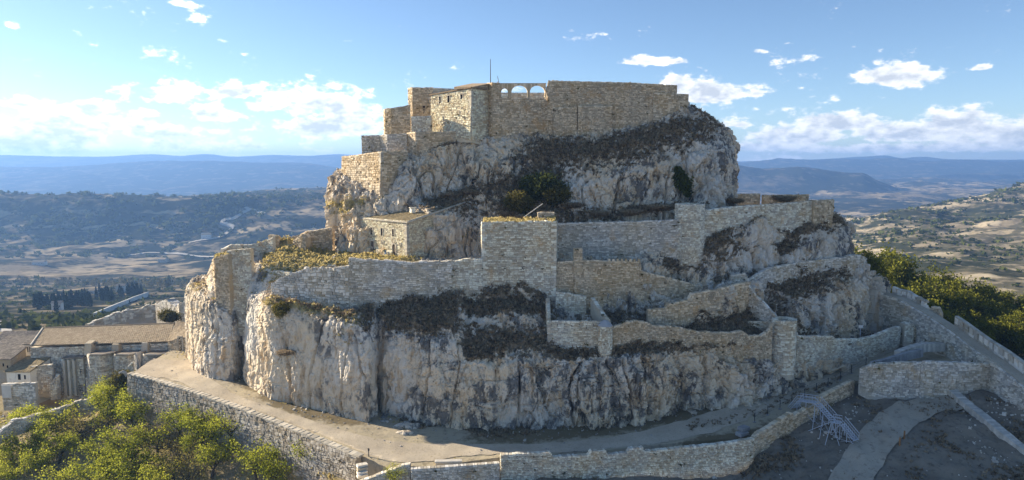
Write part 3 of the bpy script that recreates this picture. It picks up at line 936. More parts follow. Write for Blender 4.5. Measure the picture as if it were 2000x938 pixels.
far_sheet('valley', [
    (1250, [(480, 1700), (440, 2200), (405, 3000), (372, 4300), (352, 6000)]),
    (1440, [(480, 1700), (440, 2200), (400, 3000), (365, 4300), (350, 6000)]),
    (1700, [(470, 1700), (435, 2200), (395, 3000), (368, 4300), (350, 6000)]),
    (1850, [(470, 1700), (430, 2200), (395, 3000), (368, 4300), (350, 6000)]),
    (2400, [(470, 1700), (430, 2200), (395, 3000), (368, 4300), (350, 6000)]),
], 110, 240, M_FARL, 50, 0.0024)
rid = [(1250, 326, 390), (1430, 321, 388), (1500, 331, 388), (1560, 327, 388), (1620, 334, 388), (1685, 339, 390), (1712, 352, 392), (1750, 366, 392), (1800, 383, 396), (1900, 400, 405)]
far_sheet('hill', [(x, [(b, 3600), (0.45 * y + 0.55 * b, 3900), (y, 4300), (b, 5200)]) for x, y, b in rid], 60, 260, M_MTN, 26, 0.004)
rid = [(1650, 372, 385), (1780, 362, 385), (1830, 343, 385), (1890, 337, 385), (1950, 340, 385), (2000, 344, 385), (2100, 335, 385), (2500, 335, 385)]
far_sheet('hill', [(x, [(b, 4600), (0.35 * y + 0.65 * b, 5600), (0.72 * y + 0.28 * b, 6000), (y, 6100), (y + 4, 6500), (b - 20, 7000)]) for x, y, b in rid], 70, 200, M_MTN, 30, 0.003)
rid = [(1200, 318), (1430, 318), (1560, 313), (1700, 312), (1850, 314), (2000, 316), (2500, 314)]
far_sheet('mountain', [(x, [(365, 5800), (345, 6500), (328, 7100), (y, 7700), (335, 8900)]) for x, y in rid], 80, 300, M_MTN, 45, 0.002)
rid = [(1200, 312), (1430, 316), (1600, 311), (1690, 306), (1730, 304), (1760, 309), (1800, 307), (1850, 311), (2000, 312), (2500, 312)]
far_sheet('mountain', [(x, [(335, 8000), (322, 8800), (y, 9600), (325, 10700)]) for x, y in rid], 40, 300, M_MTN, 18, 0.0012)

# the unseen country behind and beside the viewer: the castle hill runs down to the valley, hills ring it
M_BACK = far_material('bounce_fields', (0.50, 0.42, 0.30), (0.10, 0.10, 0.05), 1.0, 0, 0.66)  # unseen land, added and kept pale to bounce sun onto shaded faces
def country():
    th = np.radians(np.linspace(48, 312, 220))
    rr = np.concatenate([np.linspace(50, 700, 40), np.geomspace(760, 9500, 50)])
    T, R = np.meshgrid(th, rr)
    X, Y = R * np.sin(T), 60 + R * np.cos(T)
    z = np.interp(R, [50, 120, 300, 600, 1200, 2600, 5000, 8000, 9500], [-26, -34, -62, -92, -100, -85, -10, 70, 60])
    q = np.c_[X.ravel(), Y.ravel(), np.zeros(X.size)]
    z = z + (60 * fbm(q * 0.0012 + 3, 5) * np.clip(R.ravel() / 2500, .02, 1)).reshape(R.shape)
    z = np.minimum(z, 170)
    G = np.stack([X, Y, z], -1)
    F = grid_faces(len(rr), len(th))
    if grid_normals(G)[..., 2].mean() < 0:
        F = F[:, ::-1]
    link('valley', mesh_from('valley', G.reshape(-1, 3), F, M_BACK, None, True), None, kind='structure')
country()

# ground between the sheets: round the town on the left, below the rampart on the right
def plain_sheet(name, x0, x1, y0, y1, zf, mat, n=70):
    X, Y = np.meshgrid(np.linspace(x0, x1, n), np.linspace(y0, y1, n))
    q = np.c_[X.ravel(), Y.ravel(), np.zeros(X.size)]
    Z = zf(X, Y) + (0.7 * fbm(q * 0.12 + 5, 4)).reshape(X.shape)
    link(name, mesh_from(name, np.c_[X.ravel(), Y.ravel(), Z.ravel()], grid_faces(n, n), mat, {'grass': np.full(X.size, .4)}, True), None, kind='structure')
plain_sheet('town_ground', -330, -56, 80, 240, lambda X, Y: -7.5 - .03 * np.maximum(0, -X - 120) - .012 * np.maximum(0, Y - 170), M_GROVE)
plain_sheet('slope_ground', 79, 330, 30, 200, lambda X, Y: 4.5 - .10 * (X - 79) - .03 * np.maximum(0, Y - 130), M_YARD)
# ---------------------------------------------------------------- masonry
def masonry_material(name, warm, cool, mortar, dark=0.55):
    warm, cool, mortar = (tuple(min(.9, x * 1.25) for x in c_) for c_ in (warm, cool, mortar))
    m = Mat(name, 0.95, 0.1)
    t = m.attr('tone')
    big = m.noise(0.16, 6, 0.65)
    c = m.mix(m.ramp(big, 0.40, 0.60), tuple(x * y for x, y in zip(warm, (1.0, .93, .82))), tuple(x * y for x, y in zip(cool, (.98, 1.0, 1.06))))
    c = m.mix(m.ramp(m.noise(0.09, 4, 0.6, (1, 1, 0.3)), 0.50, 0.66, 0.0, 0.45), c, tuple(x * 0.55 for x in cool))
    c = m.mix(m.ramp(t, 0.0, 1.0, 0.0, 1.0), m.mix(0.6, c, tuple(x * 0.45 for x in warm)), m.mix(0.65, c, tuple(min(1, x * 1.5) for x in cool)))
    c = m.mix(m.math('MULTIPLY', m.ramp(m.noise(0.5, 7, 0.68, (1, 1, 0.45)), 0.54, 0.66), dark), c, tuple(x * 0.5 for x in cool))
    c = m.mix(m.math('MULTIPLY', m.ramp(m.noise(0.33, 6, 0.65), 0.55, 0.68), 0.5), c, (warm[0] * 0.85, warm[1] * 0.66, warm[2] * 0.42))
    c = m.mix(m.ramp(m.noise(3.5, 4, 0.7), 0.55, 0.75), c, mortar)
    m.color(c)
    m.bump(m.math('ADD', m.noise(3.0, 6, 0.7), m.math('MULTIPLY', m.voro(1.9, (1, 1, 1.5)), 0.5)), 0.55, 0.12)
    return m.m

M_WARM = masonry_material('warm_rubble', (0.53, 0.42, 0.265), (0.50, 0.425, 0.31), (0.60, 0.51, 0.37), 0.5)
M_PALE = masonry_material('pale_rubble', (0.60, 0.51, 0.37), (0.58, 0.535, 0.45), (0.68, 0.62, 0.52), 0.45)
M_GREY = masonry_material('grey_rubble', (0.53, 0.475, 0.37), (0.51, 0.485, 0.43), (0.61, 0.57, 0.50), 0.5)
M_DARK = masonry_material('dark_rubble', (0.34, 0.30, 0.235), (0.31, 0.295, 0.265), (0.42, 0.39, 0.34), 0.6)
M_PLASTER = masonry_material('house_rubble', (0.62, 0.525, 0.37), (0.62, 0.54, 0.41), (0.68, 0.60, 0.47), 0.2)
M_OPENING_SHADE = mat_plain('opening_shade', (0.015, 0.014, 0.013), 1.0, 0.2)  # near-black colour stands in for the shade inside openings
M_WOOD = mat_plain('weathered_wood', (0.13, 0.10, 0.07), 0.8, 0.4, 6.0)
M_COPE = mat_plain('coping_stone', (0.50, 0.45, 0.36), 0.95, 0.3, 1.5, True, bump=0.4)
M_LEAD = mat_plain('lead_grey_cap', (0.33, 0.33, 0.33), 0.7, 0.3, 1.0, True)

def plan(pts):
    """(px, top, foot, Y) columns -> plan points, heights"""
    xy, zt, zb = [], [], []
    for px, pt, pb, Y in pts:
        a, b = P(px, pt, Y), P(px, pb, Y)
        xy.append([(a[0] + b[0]) / 2, Y])
        zt.append(a[2]); zb.append(b[2])
    return np.array(xy), np.array(zt), np.array(zb)

def wall_geom(xy, zt, zb, thick, stone, ragged, holes, seed, openings=(), sink=1.2, batter=0.0, closed=False, proud=0.09, flat_top=False, skip_back=True):
    """front face to the right-hand side of travel turned to the viewer; returns core and stones as (V, F, tone)"""
    rng = np.random.default_rng(seed)
    d = np.diff(xy, axis=0)
    ln = np.linalg.norm(d, axis=1)
    S = np.r_[0, np.cumsum(ln)]
    tan = d / ln[:, None]
    nrm = np.c_[tan[:, 1], -tan[:, 0]]                    # outward: right of travel (towards the camera when going left to right)
    # vertex normals (mitred)
    if closed:
        vn = nrm[np.r_[-1:len(nrm)]][:-1] if False else np.vstack([nrm[0] + nrm[-1], nrm[:-1] + nrm[1:], nrm[0] + nrm[-1]])
    else:
        vn = np.vstack([nrm[:1], nrm[:-1] + nrm[1:], nrm[-1:]])
    vn /= np.linalg.norm(vn, axis=1)[:, None]
    seg_n = lambda s: np.clip(np.searchsorted(S, s, side='right') - 1, 0, len(nrm) - 1)
    def top(s):
        z = np.interp(s, S, zt)
        if ragged:
            q = np.c_[s * 0.55, np.full_like(s, seed * 3.7), np.zeros_like(s)]
            z = z + ragged * (np.round(2.2 * fbm(q, 3) * 2) / 2)
        return z
    def xyz(s, off, z):
        x = np.interp(s, S, xy[:, 0]); y = np.interp(s, S, xy[:, 1])
        k = seg_n(s)
        nx, ny = nrm[k, 0], nrm[k, 1]
        o = off + batter * np.maximum(0, np.interp(s, S, zt) - z)
        return np.stack([x + nx * o, y + ny * o, z], -1)
    def hole_at(s, z):
        r = np.zeros(len(s), bool)
        for (s0, s1, z0, z1) in openings:
            r |= (s > s0) & (s < s1) & (z > z0) & (z < z1)
        return r
    # --- core
    step = 0.9
    ss = np.unique(np.concatenate([S] + [np.linspace(S[i], S[i + 1], max(2, int(ln[i] / step) + 1)) for i in range(len(ln))]))
    if closed:
        pass
    zt_s = top(ss) - 0.12
    zb_s = np.interp(ss, S, zb) - sink
    vx = np.interp(ss, S, vn[:, 0]); vy = np.interp(ss, S, vn[:, 1])
    l = np.hypot(vx, vy) + 1e-9
    vx, vy = vx / l, vy / l
    bx = np.interp(ss, S, xy[:, 0]); by = np.interp(ss, S, xy[:, 1])
    bat = batter * (np.interp(ss, S, zt) - zb_s)
    fr = -0.10
    V = np.concatenate([np.c_[bx + vx * (fr + bat), by + vy * (fr + bat), zb_s], np.c_[bx + vx * fr, by + vy * fr, zt_s],
                        np.c_[bx - vx * thick, by - vy * thick, zt_s], np.c_[bx - vx * thick, by - vy * thick, zb_s]])
    n = len(ss)
    F = []
    for i in range(n - 1):
        F += [(i, i + 1, n + i + 1, n + i), (n + i, n + i + 1, 2 * n + i + 1, 2 * n + i), (2 * n + i, 2 * n + i + 1, 3 * n + i + 1, 3 * n + i)]
    F += [(0, n, 2 * n, 3 * n), (n - 1, 4 * n - 1, 3 * n - 1, 2 * n - 1)]
    core = (V, F)
    # --- stones on the face
    vs = rng.uniform(.85, 1.28)
    sw, sh = stone[0] * vs, stone[1] * vs
    z0, z1 = zb.min() - 0.3, zt.max() + abs(ragged) * 1.5
    A0, A1, B0, B1 = [], [], [], []
    z = z0
    breaks = S
    while z < z1:
        h = sh * rng.uniform(0.62, 1.45)
        cuts = [0.0]
        nst = int(S[-1] / sw * 1.35) + 3
        w = sw * rng.uniform(0.4, 1.9, nst)
        c = np.cumsum(w) - rng.uniform(0, sw)
        c = c[(c > 0) & (c < S[-1])]
        # stones end at corners
        corner = [S[i + 1] for i in range(len(nrm) - 1) if (nrm[i] * nrm[i + 1]).sum() < 0.93]
        c = np.unique(np.r_[0, c, corner, S[-1]])
        wd = np.diff(c)
        ok = wd > 0.08
        A0.append(c[:-1][ok]); A1.append(c[1:][ok])
        B0.append(np.full(ok.sum(), z)); B1.append(np.full(ok.sum(), z + h))
        z += h
    s0, s1, b0, b1 = map(np.concatenate, (A0, A1, B0, B1))
    sm = (s0 + s1) / 2; zm = (b0 + b1) / 2
    keep = (b1 < top(sm) + 0.06) & (zm > np.interp(sm, S, zb) - 0.5) & ~hole_at(sm, zm)
    hq = np.c_[sm * 0.35, np.full_like(sm, seed * 1.3), zm * 0.35]
    keep &= rng.random(len(sm)) > holes * (0.4 + 2.2 * np.clip(fbm(hq, 2) + 0.25, 0, 1))
    if holes > .025:                                       # putlog holes in rough rows
        keep &= ~(((sm + 7.3 * np.floor(zm / 1.9)) % 2.7 < .42) & (zm % 1.9 < sh * 1.05) & (rng.random(len(sm)) < .7))
    s0, s1, b0, b1 = s0[keep], s1[keep], b0[keep], b1[keep]
    m = len(s0)
    if m:
        g = 0.012
        off = proud * rng.uniform(0.25, 1.0, m)
        e = np.minimum(0.05, 0.18 * np.minimum(s1 - s0, b1 - b0))
        j = lambda: rng.uniform(-0.03, 0.03, m)
        sm = (s0 + s1) / 2
        def corner_pts(s, z, o):
            x = np.interp(s, S, xy[:, 0]); y = np.interp(s, S, xy[:, 1])
            k = seg_n(sm)
            oo = o + batter * np.maximum(0, np.interp(s, S, zt) - z)
            wv = 0.42 * sh * fbm(np.c_[s * 0.7, np.full_like(s, seed * 2.1), z * 0.8], 2) * 2.0
            return np.stack([x + nrm[k, 0] * oo, y + nrm[k, 1] * oo, z + wv], -1)
        bk = np.full(m, -0.14)
        q = [corner_pts(s0 + g, b0 + g, bk), corner_pts(s1 - g, b0 + g, bk), corner_pts(s1 - g, b1 - g, bk), corner_pts(s0 + g, b1 - g, bk),
             corner_pts(s0 + g + e + abs(j()), b0 + g + e + j() * .5, off), corner_pts(s1 - g - e - abs(j()), b0 + g + e + j() * .5, off),
             corner_pts(s1 - g - e - abs(j()), b1 - g - e + j() * .5, off), corner_pts(s0 + g + e + abs(j()), b1 - g - e + j() * .5, off)]
        SV = np.stack(q, 1).reshape(-1, 3)
        base = (np.arange(m) * 8)[:, None, None]
        quad = np.array([[4, 5, 6, 7], [0, 1, 5, 4], [1, 2, 6, 5], [2, 3, 7, 6], [3, 0, 4, 7]])[None]
        SF = (base + quad).reshape(-1, 4)
        tone = np.repeat(rng.random(m), 8)
    else:
        SV, SF, tone = np.zeros((0, 3)), np.zeros((0, 4), int), np.zeros(0)
    # --- stones on the top
    rows = max(1, int(round(thick / 0.55)))
    TV, TT = [], []
    for r in range(rows):
        o0, o1 = -thick * r / rows, -thick * (r + 1) / rows
        w = sw * rng.uniform(0.7, 1.8, int(S[-1] / sw) + 4)
        c = np.cumsum(w) - sw * rng.uniform(0, 1)
        c = np.unique(np.r_[0, c[(c > 0.1) & (c < S[-1] - 0.1)], S[-1]])
        a, b = c[:-1], c[1:]
        mid = (a + b) / 2
        zz = top(mid) + (0 if flat_top else 1) * rng.uniform(-0.06, 0.05, len(a))
        lo = zz - 0.3
        vxn = lambda s: np.interp(s, S, vn[:, 0]); vyn = lambda s: np.interp(s, S, vn[:, 1])
        def pt(s, o, z):
            ll = np.hypot(vxn(s), vyn(s)) + 1e-9
            return np.stack([np.interp(s, S, xy[:, 0]) + vxn(s) / ll * o, np.interp(s, S, xy[:, 1]) + vyn(s) / ll * o, z], -1)
        gg = 0.02
        slope = (np.interp(b, S, zt) - np.interp(a, S, zt)) / 2
        q = [pt(a + gg, o0 + 0.04, lo - slope), pt(b - gg, o0 + 0.04, lo + slope), pt(b - gg, o1, lo + slope), pt(a + gg, o1, lo - slope),
             pt(a + .04, o0 - .01, zz - slope), pt(b - .04, o0 - .01, zz + slope), pt(b - .04, o1 + .03, zz + slope), pt(a + .04, o1 + .03, zz - slope)]
        TV.append(np.stack(q, 1).reshape(-1, 3)); TT.append(np.repeat(rng.random(len(a)), 8))
    TV = np.vstack(TV); TT = np.concatenate(TT)
    mt = len(TV) // 8
    TF = ((np.arange(mt) * 8)[:, None, None] + np.array([[4, 5, 6, 7], [0, 1, 5, 4], [1, 2, 6, 5], [2, 3, 7, 6], [3, 0, 4, 7]])[None]).reshape(-1, 4)
    SFall = np.vstack([SF, TF + len(SV)]).astype(int)
    return core, (np.vstack([SV, TV]), SFall, np.concatenate([tone, TT])), (S, xy, nrm, zt, zb, xyz)

WSEED = [100]
WALLPTS = []
def wall(name, label, category, pts, mat, thick=1.1, stone=(0.52, 0.34), ragged=0.0, holes=0.03, group=None, parent=None, openings=(), sink=1.2, batter=0.0, raw=None, closed=False, proud=0.09, flat_top=False):
    """openings: (px0, px1, py0, py1) in the photo, opened in the face"""
    WSEED[0] += 1
    xy, zt, zb = raw if raw else plan(pts)
    S = np.r_[0, np.cumsum(np.linalg.norm(np.diff(xy, axis=0), axis=1))]
    op = []
    if openings and not raw:
        pxs = [p[0] for p in pts]
        for (p0, p1, q0, q1) in openings:
            sa, sb = np.interp([p0, p1], pxs, S)
            Yc = np.interp((p0 + p1) / 2, pxs, [p[3] for p in pts])
            op.append((sa, sb, P(p0, q1, Yc)[2], P(p0, q0, Yc)[2]))
    core, st, info = wall_geom(xy, zt, zb, thick, stone, ragged, holes, WSEED[0], op, sink, batter, closed, proud, flat_top)
    o = xy.mean(0)
    org = np.array([o[0], o[1], zb.mean()])
    kw = {} if parent else dict(label=label, category=category, group=group)
    me = mesh_from(name, core[0] - org, core[1], mat, {'tone': np.full(len(core[0]), 0.25)})
    w = link(name, me, parent, **kw)
    w.location = org
    if parent is not None:
        w.location = org - np.array(parent.location)
    s = link('stonework', mesh_from('stonework', st[0] - org, st[1], mat, {'tone': st[2]}), w, kind='stuff')
    w['_n'] = 0
    del w['_n']
    if parent is None and len(st[0]) > 400:
        WALLPTS.append(st[0][RNG.integers(0, len(st[0]), len(st[0]) // 900 + 2)])
    info = info + (org,)
    return w, info

def opening(w, info, px, pxs_S, z0, z1, width, depth=0.35, name='window', mat=None, arch=False, frame=None):
    pass

def on_wall(info, pts, px, pyt, pyb, px0, px1):
    """frame of reference on the wall's face: left foot, width, height, tangent, normal"""
    pxs = [p[0] for p in pts]
    Y = np.interp((px0 + px1) / 2, pxs, [p[3] for p in pts])

def face_window(parent, pts, px0, px1, py0, py1, name='window', mat=None, proud=0.1, thick=0.12, arch=False, frame=None, label=None):
    """a solid pane set into a wall face (plus surround), near-black by default to paint its shade, corners given in the photo"""
    mat = mat or M_OPENING_SHADE
    pxs = [p[0] for p in pts]; Ys = [p[3] for p in pts]
    xy, zt, zb = plan(pts)
    def at(px):
        Y = np.interp(px, pxs, Ys)
        x = np.interp(px, pxs, xy[:, 0])
        return np.array([x, Y])
    a, b = at(px0), at(px1)
    Yc = (a[1] + b[1]) / 2
    z1, z0 = P(px0, py0, Yc)[2], P(px0, py1, Yc)[2]
    t = b - a
    w = np.linalg.norm(t); t = t / w
    n = np.array([t[1], -t[0]])
    org = np.array(parent.location) + (np.array(parent.parent.location) if parent.parent else 0)
    p = lambda s, o, z: np.array([a[0] + t[0] * s + n[0] * o, a[1] + t[1] * s + n[1] * o, z])
    outline = [(0, z0), (w, z0)]
    if arch:
        r = w / 2
        zs = z1 - r
        outline += [(r + r * math.cos(k * math.pi / 8), zs + r * math.sin(k * math.pi / 8)) for k in range(9)]
    else:
        outline += [(w, z1), (0, z1)]
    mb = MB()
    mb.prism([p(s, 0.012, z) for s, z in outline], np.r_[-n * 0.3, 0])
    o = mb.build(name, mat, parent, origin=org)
    if label:
        o['label'] = label
    if frame:
        fm = MB()
        fw = frame[0]
        ring_o = [(s + (fw if s > w / 2 else -fw) * (1 if True else 0), z + (fw if z > (z0 + z1) / 2 else 0)) for s, z in outline]
        k = len(outline)
        for i in range(1, k if not arch else k):
            i2 = (i + 1) % k
            if i == 0:
                continue
            q0, q1, r1, r0 = outline[i], outline[i2], ring_o[i2], ring_o[i]
            fm.prism([p(q0[0], 0.13, q0[1]), p(q1[0], 0.13, q1[1]), p(r1[0], 0.13, r1[1]), p(r0[0], 0.13, r0[1])], np.r_[-n * 0.25, 0])
        fm.build('frame', frame[1], o, origin=org)
    return o

# ------------------------------------------------- the castle on the summit
CG = 'castle walls on the summit'
A1 = [(668, 306, 372, 155.0), (745, 296, 380, 144.5)]
A2 = [(745, 296, 380, 144.5), (797, 294, 345, 149.5)]
wall('bastion_wall', 'square sunlit bastion at the left end of the castle, above the mossy cliff', 'bastion', A1 + A2[1:], M_WARM, 1.2, (0.45, 0.3), 0, .05, batter=.05)
wall('terrace_wall', 'low broken wall stepping up behind the left bastion of the castle', 'wall',
     [(706, 265, 310, 154), (743, 264, 310, 152.8), (757, 262, 310, 151.2), (795, 261, 310, 152)], M_GREY, 0.9, (0.4, 0.3), 0, .14)
wall('terrace_wall', 'long terrace wall under the castle house, its left end sunlit', 'wall',
     [(795, 259, 318, 152.6), (812, 258, 318, 149.6), (870, 257, 300, 151.2), (914, 254, 282, 152.6)], M_WARM, 1.0, (0.42, 0.3), 0, .03)
wall('round_bastion', 'low rounded bastion with sloping top at the left of the castle', 'bastion',
     [(749, 214, 275, 158), (752, 213, 275, 156.5), (765, 211, 275, 155.6), (785, 208, 275, 155.4), (802, 204, 275, 155.8)], M_WARM, 2.2, (0.45, 0.3), .05, .03)
E = [(797, 172, 250, 162.5), (806, 171, 250, 160.5), (846, 171, 250, 163)]
w, i = wall('keep_wall', 'tall ruined keep block left of the castle house, with ragged left edge', 'tower', E, M_WARM, 3.5, (0.45, 0.3), .12, .03)
face_window(w, E, 826, 830, 206, 222, 'niche')
wall('rear_wall', 'long sunlit wall behind the roof line of the castle house', 'wall', [(838, 171, 200, 163), (900, 174, 195, 163), (915, 176, 195, 163)], M_PALE, .8, flat_top=True)
Fh = [(842, 187, 266, 157.5), (921, 173, 268, 149.2)]
w, i = wall('castle_house', 'sunlit castle house with small square windows under its tiled edge', 'house', Fh + [(955, 166, 278, 154.6)], M_PLASTER, 4.5, (0.4, 0.28), 0, .05,
            openings=[(859, 864, 188, 203), (876, 880, 187, 200), (901, 905, 184, 193), (867, 871, 228, 238)], batter=.03)
for (a, b, c, d) in [(859, 863, 189, 203), (876, 880, 187, 200), (901, 905, 183, 193), (867, 870, 227, 237), (893, 896, 228, 238)]:
    face_window(w, Fh, a, b, c, d, 'window', frame=(.18, M_COPE))
mb = MB()
p0, p1, p2 = P(840, 187, 157.7), P(922, 172, 149.0), P(956, 165, 154.7)
up = np.array([0, 0, .25])
for a, b in ((p0, p1), (p1, p2)):
    t = (b - a)[:2]; t /= np.linalg.norm(t); nn = np.array([t[1], -t[0], 0])
    mb.hexa([a + nn * .3, b + nn * .3, b - nn * 4.8, a - nn * 4.8, a + nn * .3 + up, b + nn * .3 + up, b - nn * 4.8 + up * 2, a - nn * 4.8 + up * 2])
M_TILE = mat_plain('clay_tile', (0.34, 0.25, 0.155), 0.9, 0.45, 3.0, True, bump=0.5)
mb.build('roof', M_TILE, w, origin=w.location)
wall('low_wall', 'small low wall with a doorway between keep block and castle house', 'wall', [(803, 228, 262, 154.4), (842, 226, 262, 153.2)], M_PALE, .8, (0.4, .28), 0, .03)
Gm = [(950, 163, 280, 155.0), (962, 161, 280, 152.8), (976, 162, 280, 153.0), (977, 190, 280, 153.0), (1062, 191, 285, 153.6), (1078, 190, 285, 153.4)]
wall('main_wall', 'castle wall below the arches with a narrow corner buttress and flagpole', 'wall', Gm, M_WARM, 1.6, (0.42, 0.27), .05, .05, batter=.03)
# arched screen on the wall
def arches(px0, px1, spans, top, foot, spring, Y0, Y1, name, label, mat, thick=0.8):
    a, b = P(px0, top, Y0), P(px1, top, Y1)
    L2 = np.linalg.norm((b - a)[:2]); t = (b - a) / np.array([L2, L2, L2])
    nn = np.array([t[1], -t[0], 0]) / np.linalg.norm(t[:2])
    ztop = lambda s: a[2] + (b[2] - a[2]) * s / L2
    pxs = lambda px: (px - px0) / (px1 - px0) * L2
    zf = P(px0, foot, Y0)[2]; zs = P(px0, spring, Y0)[2]
    root = empty(name, (a[0], a[1], zf), label=label, category='arches')
    org = np.array(root.location)
    pt = lambda s, z: np.array([a[0] + (b[0] - a[0]) * s / L2, a[1] + (b[1] - a[1]) * s / L2, z])
    edge = [0] + [v for sp in spans for v in (pxs(sp[0]), pxs(sp[1]))] + [L2]
    for i in range(0, len(edge), 2):
        mb = MB()
        e0, e1 = edge[i], edge[i + 1]
        if e1 - e0 > .03:
            mb.prism([pt(e0, zf), pt(e1, zf), pt(e1, ztop(e1)), pt(e0, ztop(e0))], -nn * thick)
            mb.build('pier', mat, root, origin=org)
    for sp in spans:
        s0, s1 = pxs(sp[0]), pxs(sp[1])
        r = (s1 - s0) / 2; c = (s0 + s1) / 2
        n = 12
        mb = MB()
        for k in range(n):
            q0, q1 = math.pi - k * math.pi / n, math.pi - (k + 1) * math.pi / n
            x0, x1 = c + r * math.cos(q0), c + r * math.cos(q1)
            h = P(px0, top, Y0)[2] - zs - .28
            rr = min(r * 1.15, h)
            mb.prism([pt(x0, zs + rr * math.sin(q0)), pt(x1, zs + rr * math.sin(q1)), pt(x1, ztop(x1) - .002), pt(x0, ztop(x0) - .002)], -nn * (thick - .01))
        mb.build('arch', mat, root, origin=org)
        mb = MB()
    mb = MB()
    mb.prism([pt(-.1, ztop(0)), pt(L2 + .1, ztop(L2)), pt(L2 + .1, ztop(L2) + .18), pt(-.1, ztop(0) + .18)], -nn * (thick + .1))
    mb.build('coping', M_COPE, root, origin=org)
    return root
arches(972, 1066, [(979, 992), (999, 1030), (1035, 1064)], 164, 191, 180, 153.2, 153.6, 'arched_screen', 'three open stone arches on the castle wall with sky behind them', M_WARM)
wall('rear_wall', 'sunlit low wall seen through the three arches of the castle', 'wall', [(970, 181, 200, 166), (1075, 181, 200, 166)], M_PALE, .8, flat_top=True)
Hm = [(1062, 192, 285, 153.6), (1070, 157, 285, 152.6), (1140, 159, 280, 152.2), (1220, 161, 275, 152.4), (1280, 164, 262, 152.9), (1322, 167, 245, 153.6)]
wall('main_wall', 'huge windowless castle wall crowning the summit rock, right of the arches', 'wall', Hm, M_WARM, 2.5, (0.42, 0.27), .07, .035)
wall('wall_buttress', 'narrow repaired masonry panel low on the great castle wall, left one', 'buttress', [(1081, 224, 285, 151.9), (1093, 210, 285, 151.75), (1127, 208, 280, 151.7)], M_WARM, .5, (0.45, 0.3), 0, .02)
wall('wall_buttress', 'wide repaired masonry panel with vertical dark edge low on the castle wall', 'buttress', [(1129, 207, 285, 151.35), (1196, 207, 275, 151.6)], M_WARM, .5, (0.45, 0.3), 0, .02)
Im = [(1322, 183, 240, 153.3), (1343, 184, 235, 154.2), (1344, 184, 235, 157)]
wall('end_wall', 'lower stepped end of the castle wall at the summit cliff edge', 'wall', [(1276, 181, 240, 152.5)] + Im, M_WARM, 2.0, (0.42, 0.27), 0, .03, flat_top=True)
# ------------------------------------------------- middle ring
wall('curtain_wall', 'long grey curtain wall between square tower and round tower', 'wall',
     [(1080, 437, 512, 134.5), (1180, 434, 512, 134.0), (1250, 432, 508, 133.8), (1300, 430, 505, 133.6), (1330, 428, 505, 133.4)], M_GREY, 1.0, (0.42, 0.26), .08, .06)
def ring(px, py_t, py_b, Y, rad, n=20, flare=0.0):
    a, b = P(px, py_t, Y), P(px, py_b, Y)
    cx = (a[0] + b[0]) / 2
    xy = np.array([[cx + rad * math.cos(t), Y + rad * math.sin(t)] for t in np.linspace(math.pi, 3 * math.pi, n + 1)])
    return xy, np.full(n + 1, a[2]), np.full(n + 1, b[2])
wall('round_tower', 'round grey tower projecting from the upper curtain wall', 'tower', None, M_PALE, 1.0, (0.42, 0.28), .04, .04, raw=ring(1346, 398, 512, 134.8, 2.85), closed=True, batter=.008)
mb = MB(); xy, zt, zb = ring(1346, 401, 512, 134.8, 2.4)
wall('curtain_wall', 'long pale curtain wall climbing right from the round tower', 'wall',
     [(1372, 411, 500, 134.6), (1430, 404, 470, 137.2), (1490, 400, 470, 140.6), (1540, 397, 470, 143.4), (1590, 392, 450, 146.4)], M_PALE, 1.0, (0.42, 0.26), .05, .05)
wall('end_tower', 'small ruined corner turret at the right end of the upper curtain wall', 'tower', [(1589, 392, 440, 145.6), (1626, 390, 432, 147.6), (1628, 390, 432, 151)], M_WARM, 1.6, (0.42, 0.3), .15, .06)
wall('rear_parapet', 'sunlit parapet strip on the terrace right of the summit cliff', 'wall', [(1438, 379, 395, 156), (1485, 378, 392, 156)], M_WARM, .8, (0.4, 0.3), .05, .02)
wall('rear_parapet', 'far sunlit parapet strip along the terrace edge before the corner turret', 'wall', [(1490, 381, 396, 158), (1580, 380, 395, 158)], M_WARM, .8, (0.4, 0.3), .05, .02)
# square tower and its base
w, i = wall('square_tower', 'big square ruined tower of squared blocks with dry grass on top', 'tower',
     [(940, 434, 590, 129.6), (942, 433, 592, 127.0), (1086, 432, 590, 126.8), (1088, 432, 560, 132)], M_PALE, 3.2, (0.46, 0.29), .22, .035)
Tq = [(942, 433, 592, 127.0), (1086, 432, 590, 126.8)]
face_window(w, Tq, 1017, 1025, 521, 527, 'window')
wall('masonry_stub', 'broken stub of masonry on the right rear corner of the square tower', 'wall', [(1050, 416, 440, 130), (1083, 416, 440, 130)], M_WARM, 1.2, (.42, .3), .15, .03)
wall('lower_wall', 'wide pale wall at the foot of the square tower, left part', 'wall', [(882, 512, 578, 125.9), (900, 508, 580, 126.1), (943, 505, 592, 126.4)], M_PALE, 1.0, (0.46, 0.29), .25, .035)
wall('curtain_wall', 'dark overgrown wall under the house terrace', 'wall', [(682, 505, 614, 122.6), (730, 508, 604, 123.4), (800, 512, 590, 124.6), (884, 510, 582, 125.7)], M_GREY, 1.2, (0.42, 0.27), .12, .09)
wall('curtain_wall', 'sturdy grey stone wall with rounded merlons above the sunlit cliff', 'wall', [(530, 556, 600, 126.4), (545, 545, 600, 126.0), (590, 528, 606, 124.8), (640, 525, 610, 123.6), (682, 520, 616, 122.5)], M_GREY, 1.2, (0.55, 0.4), .14, .03, proud=.14)
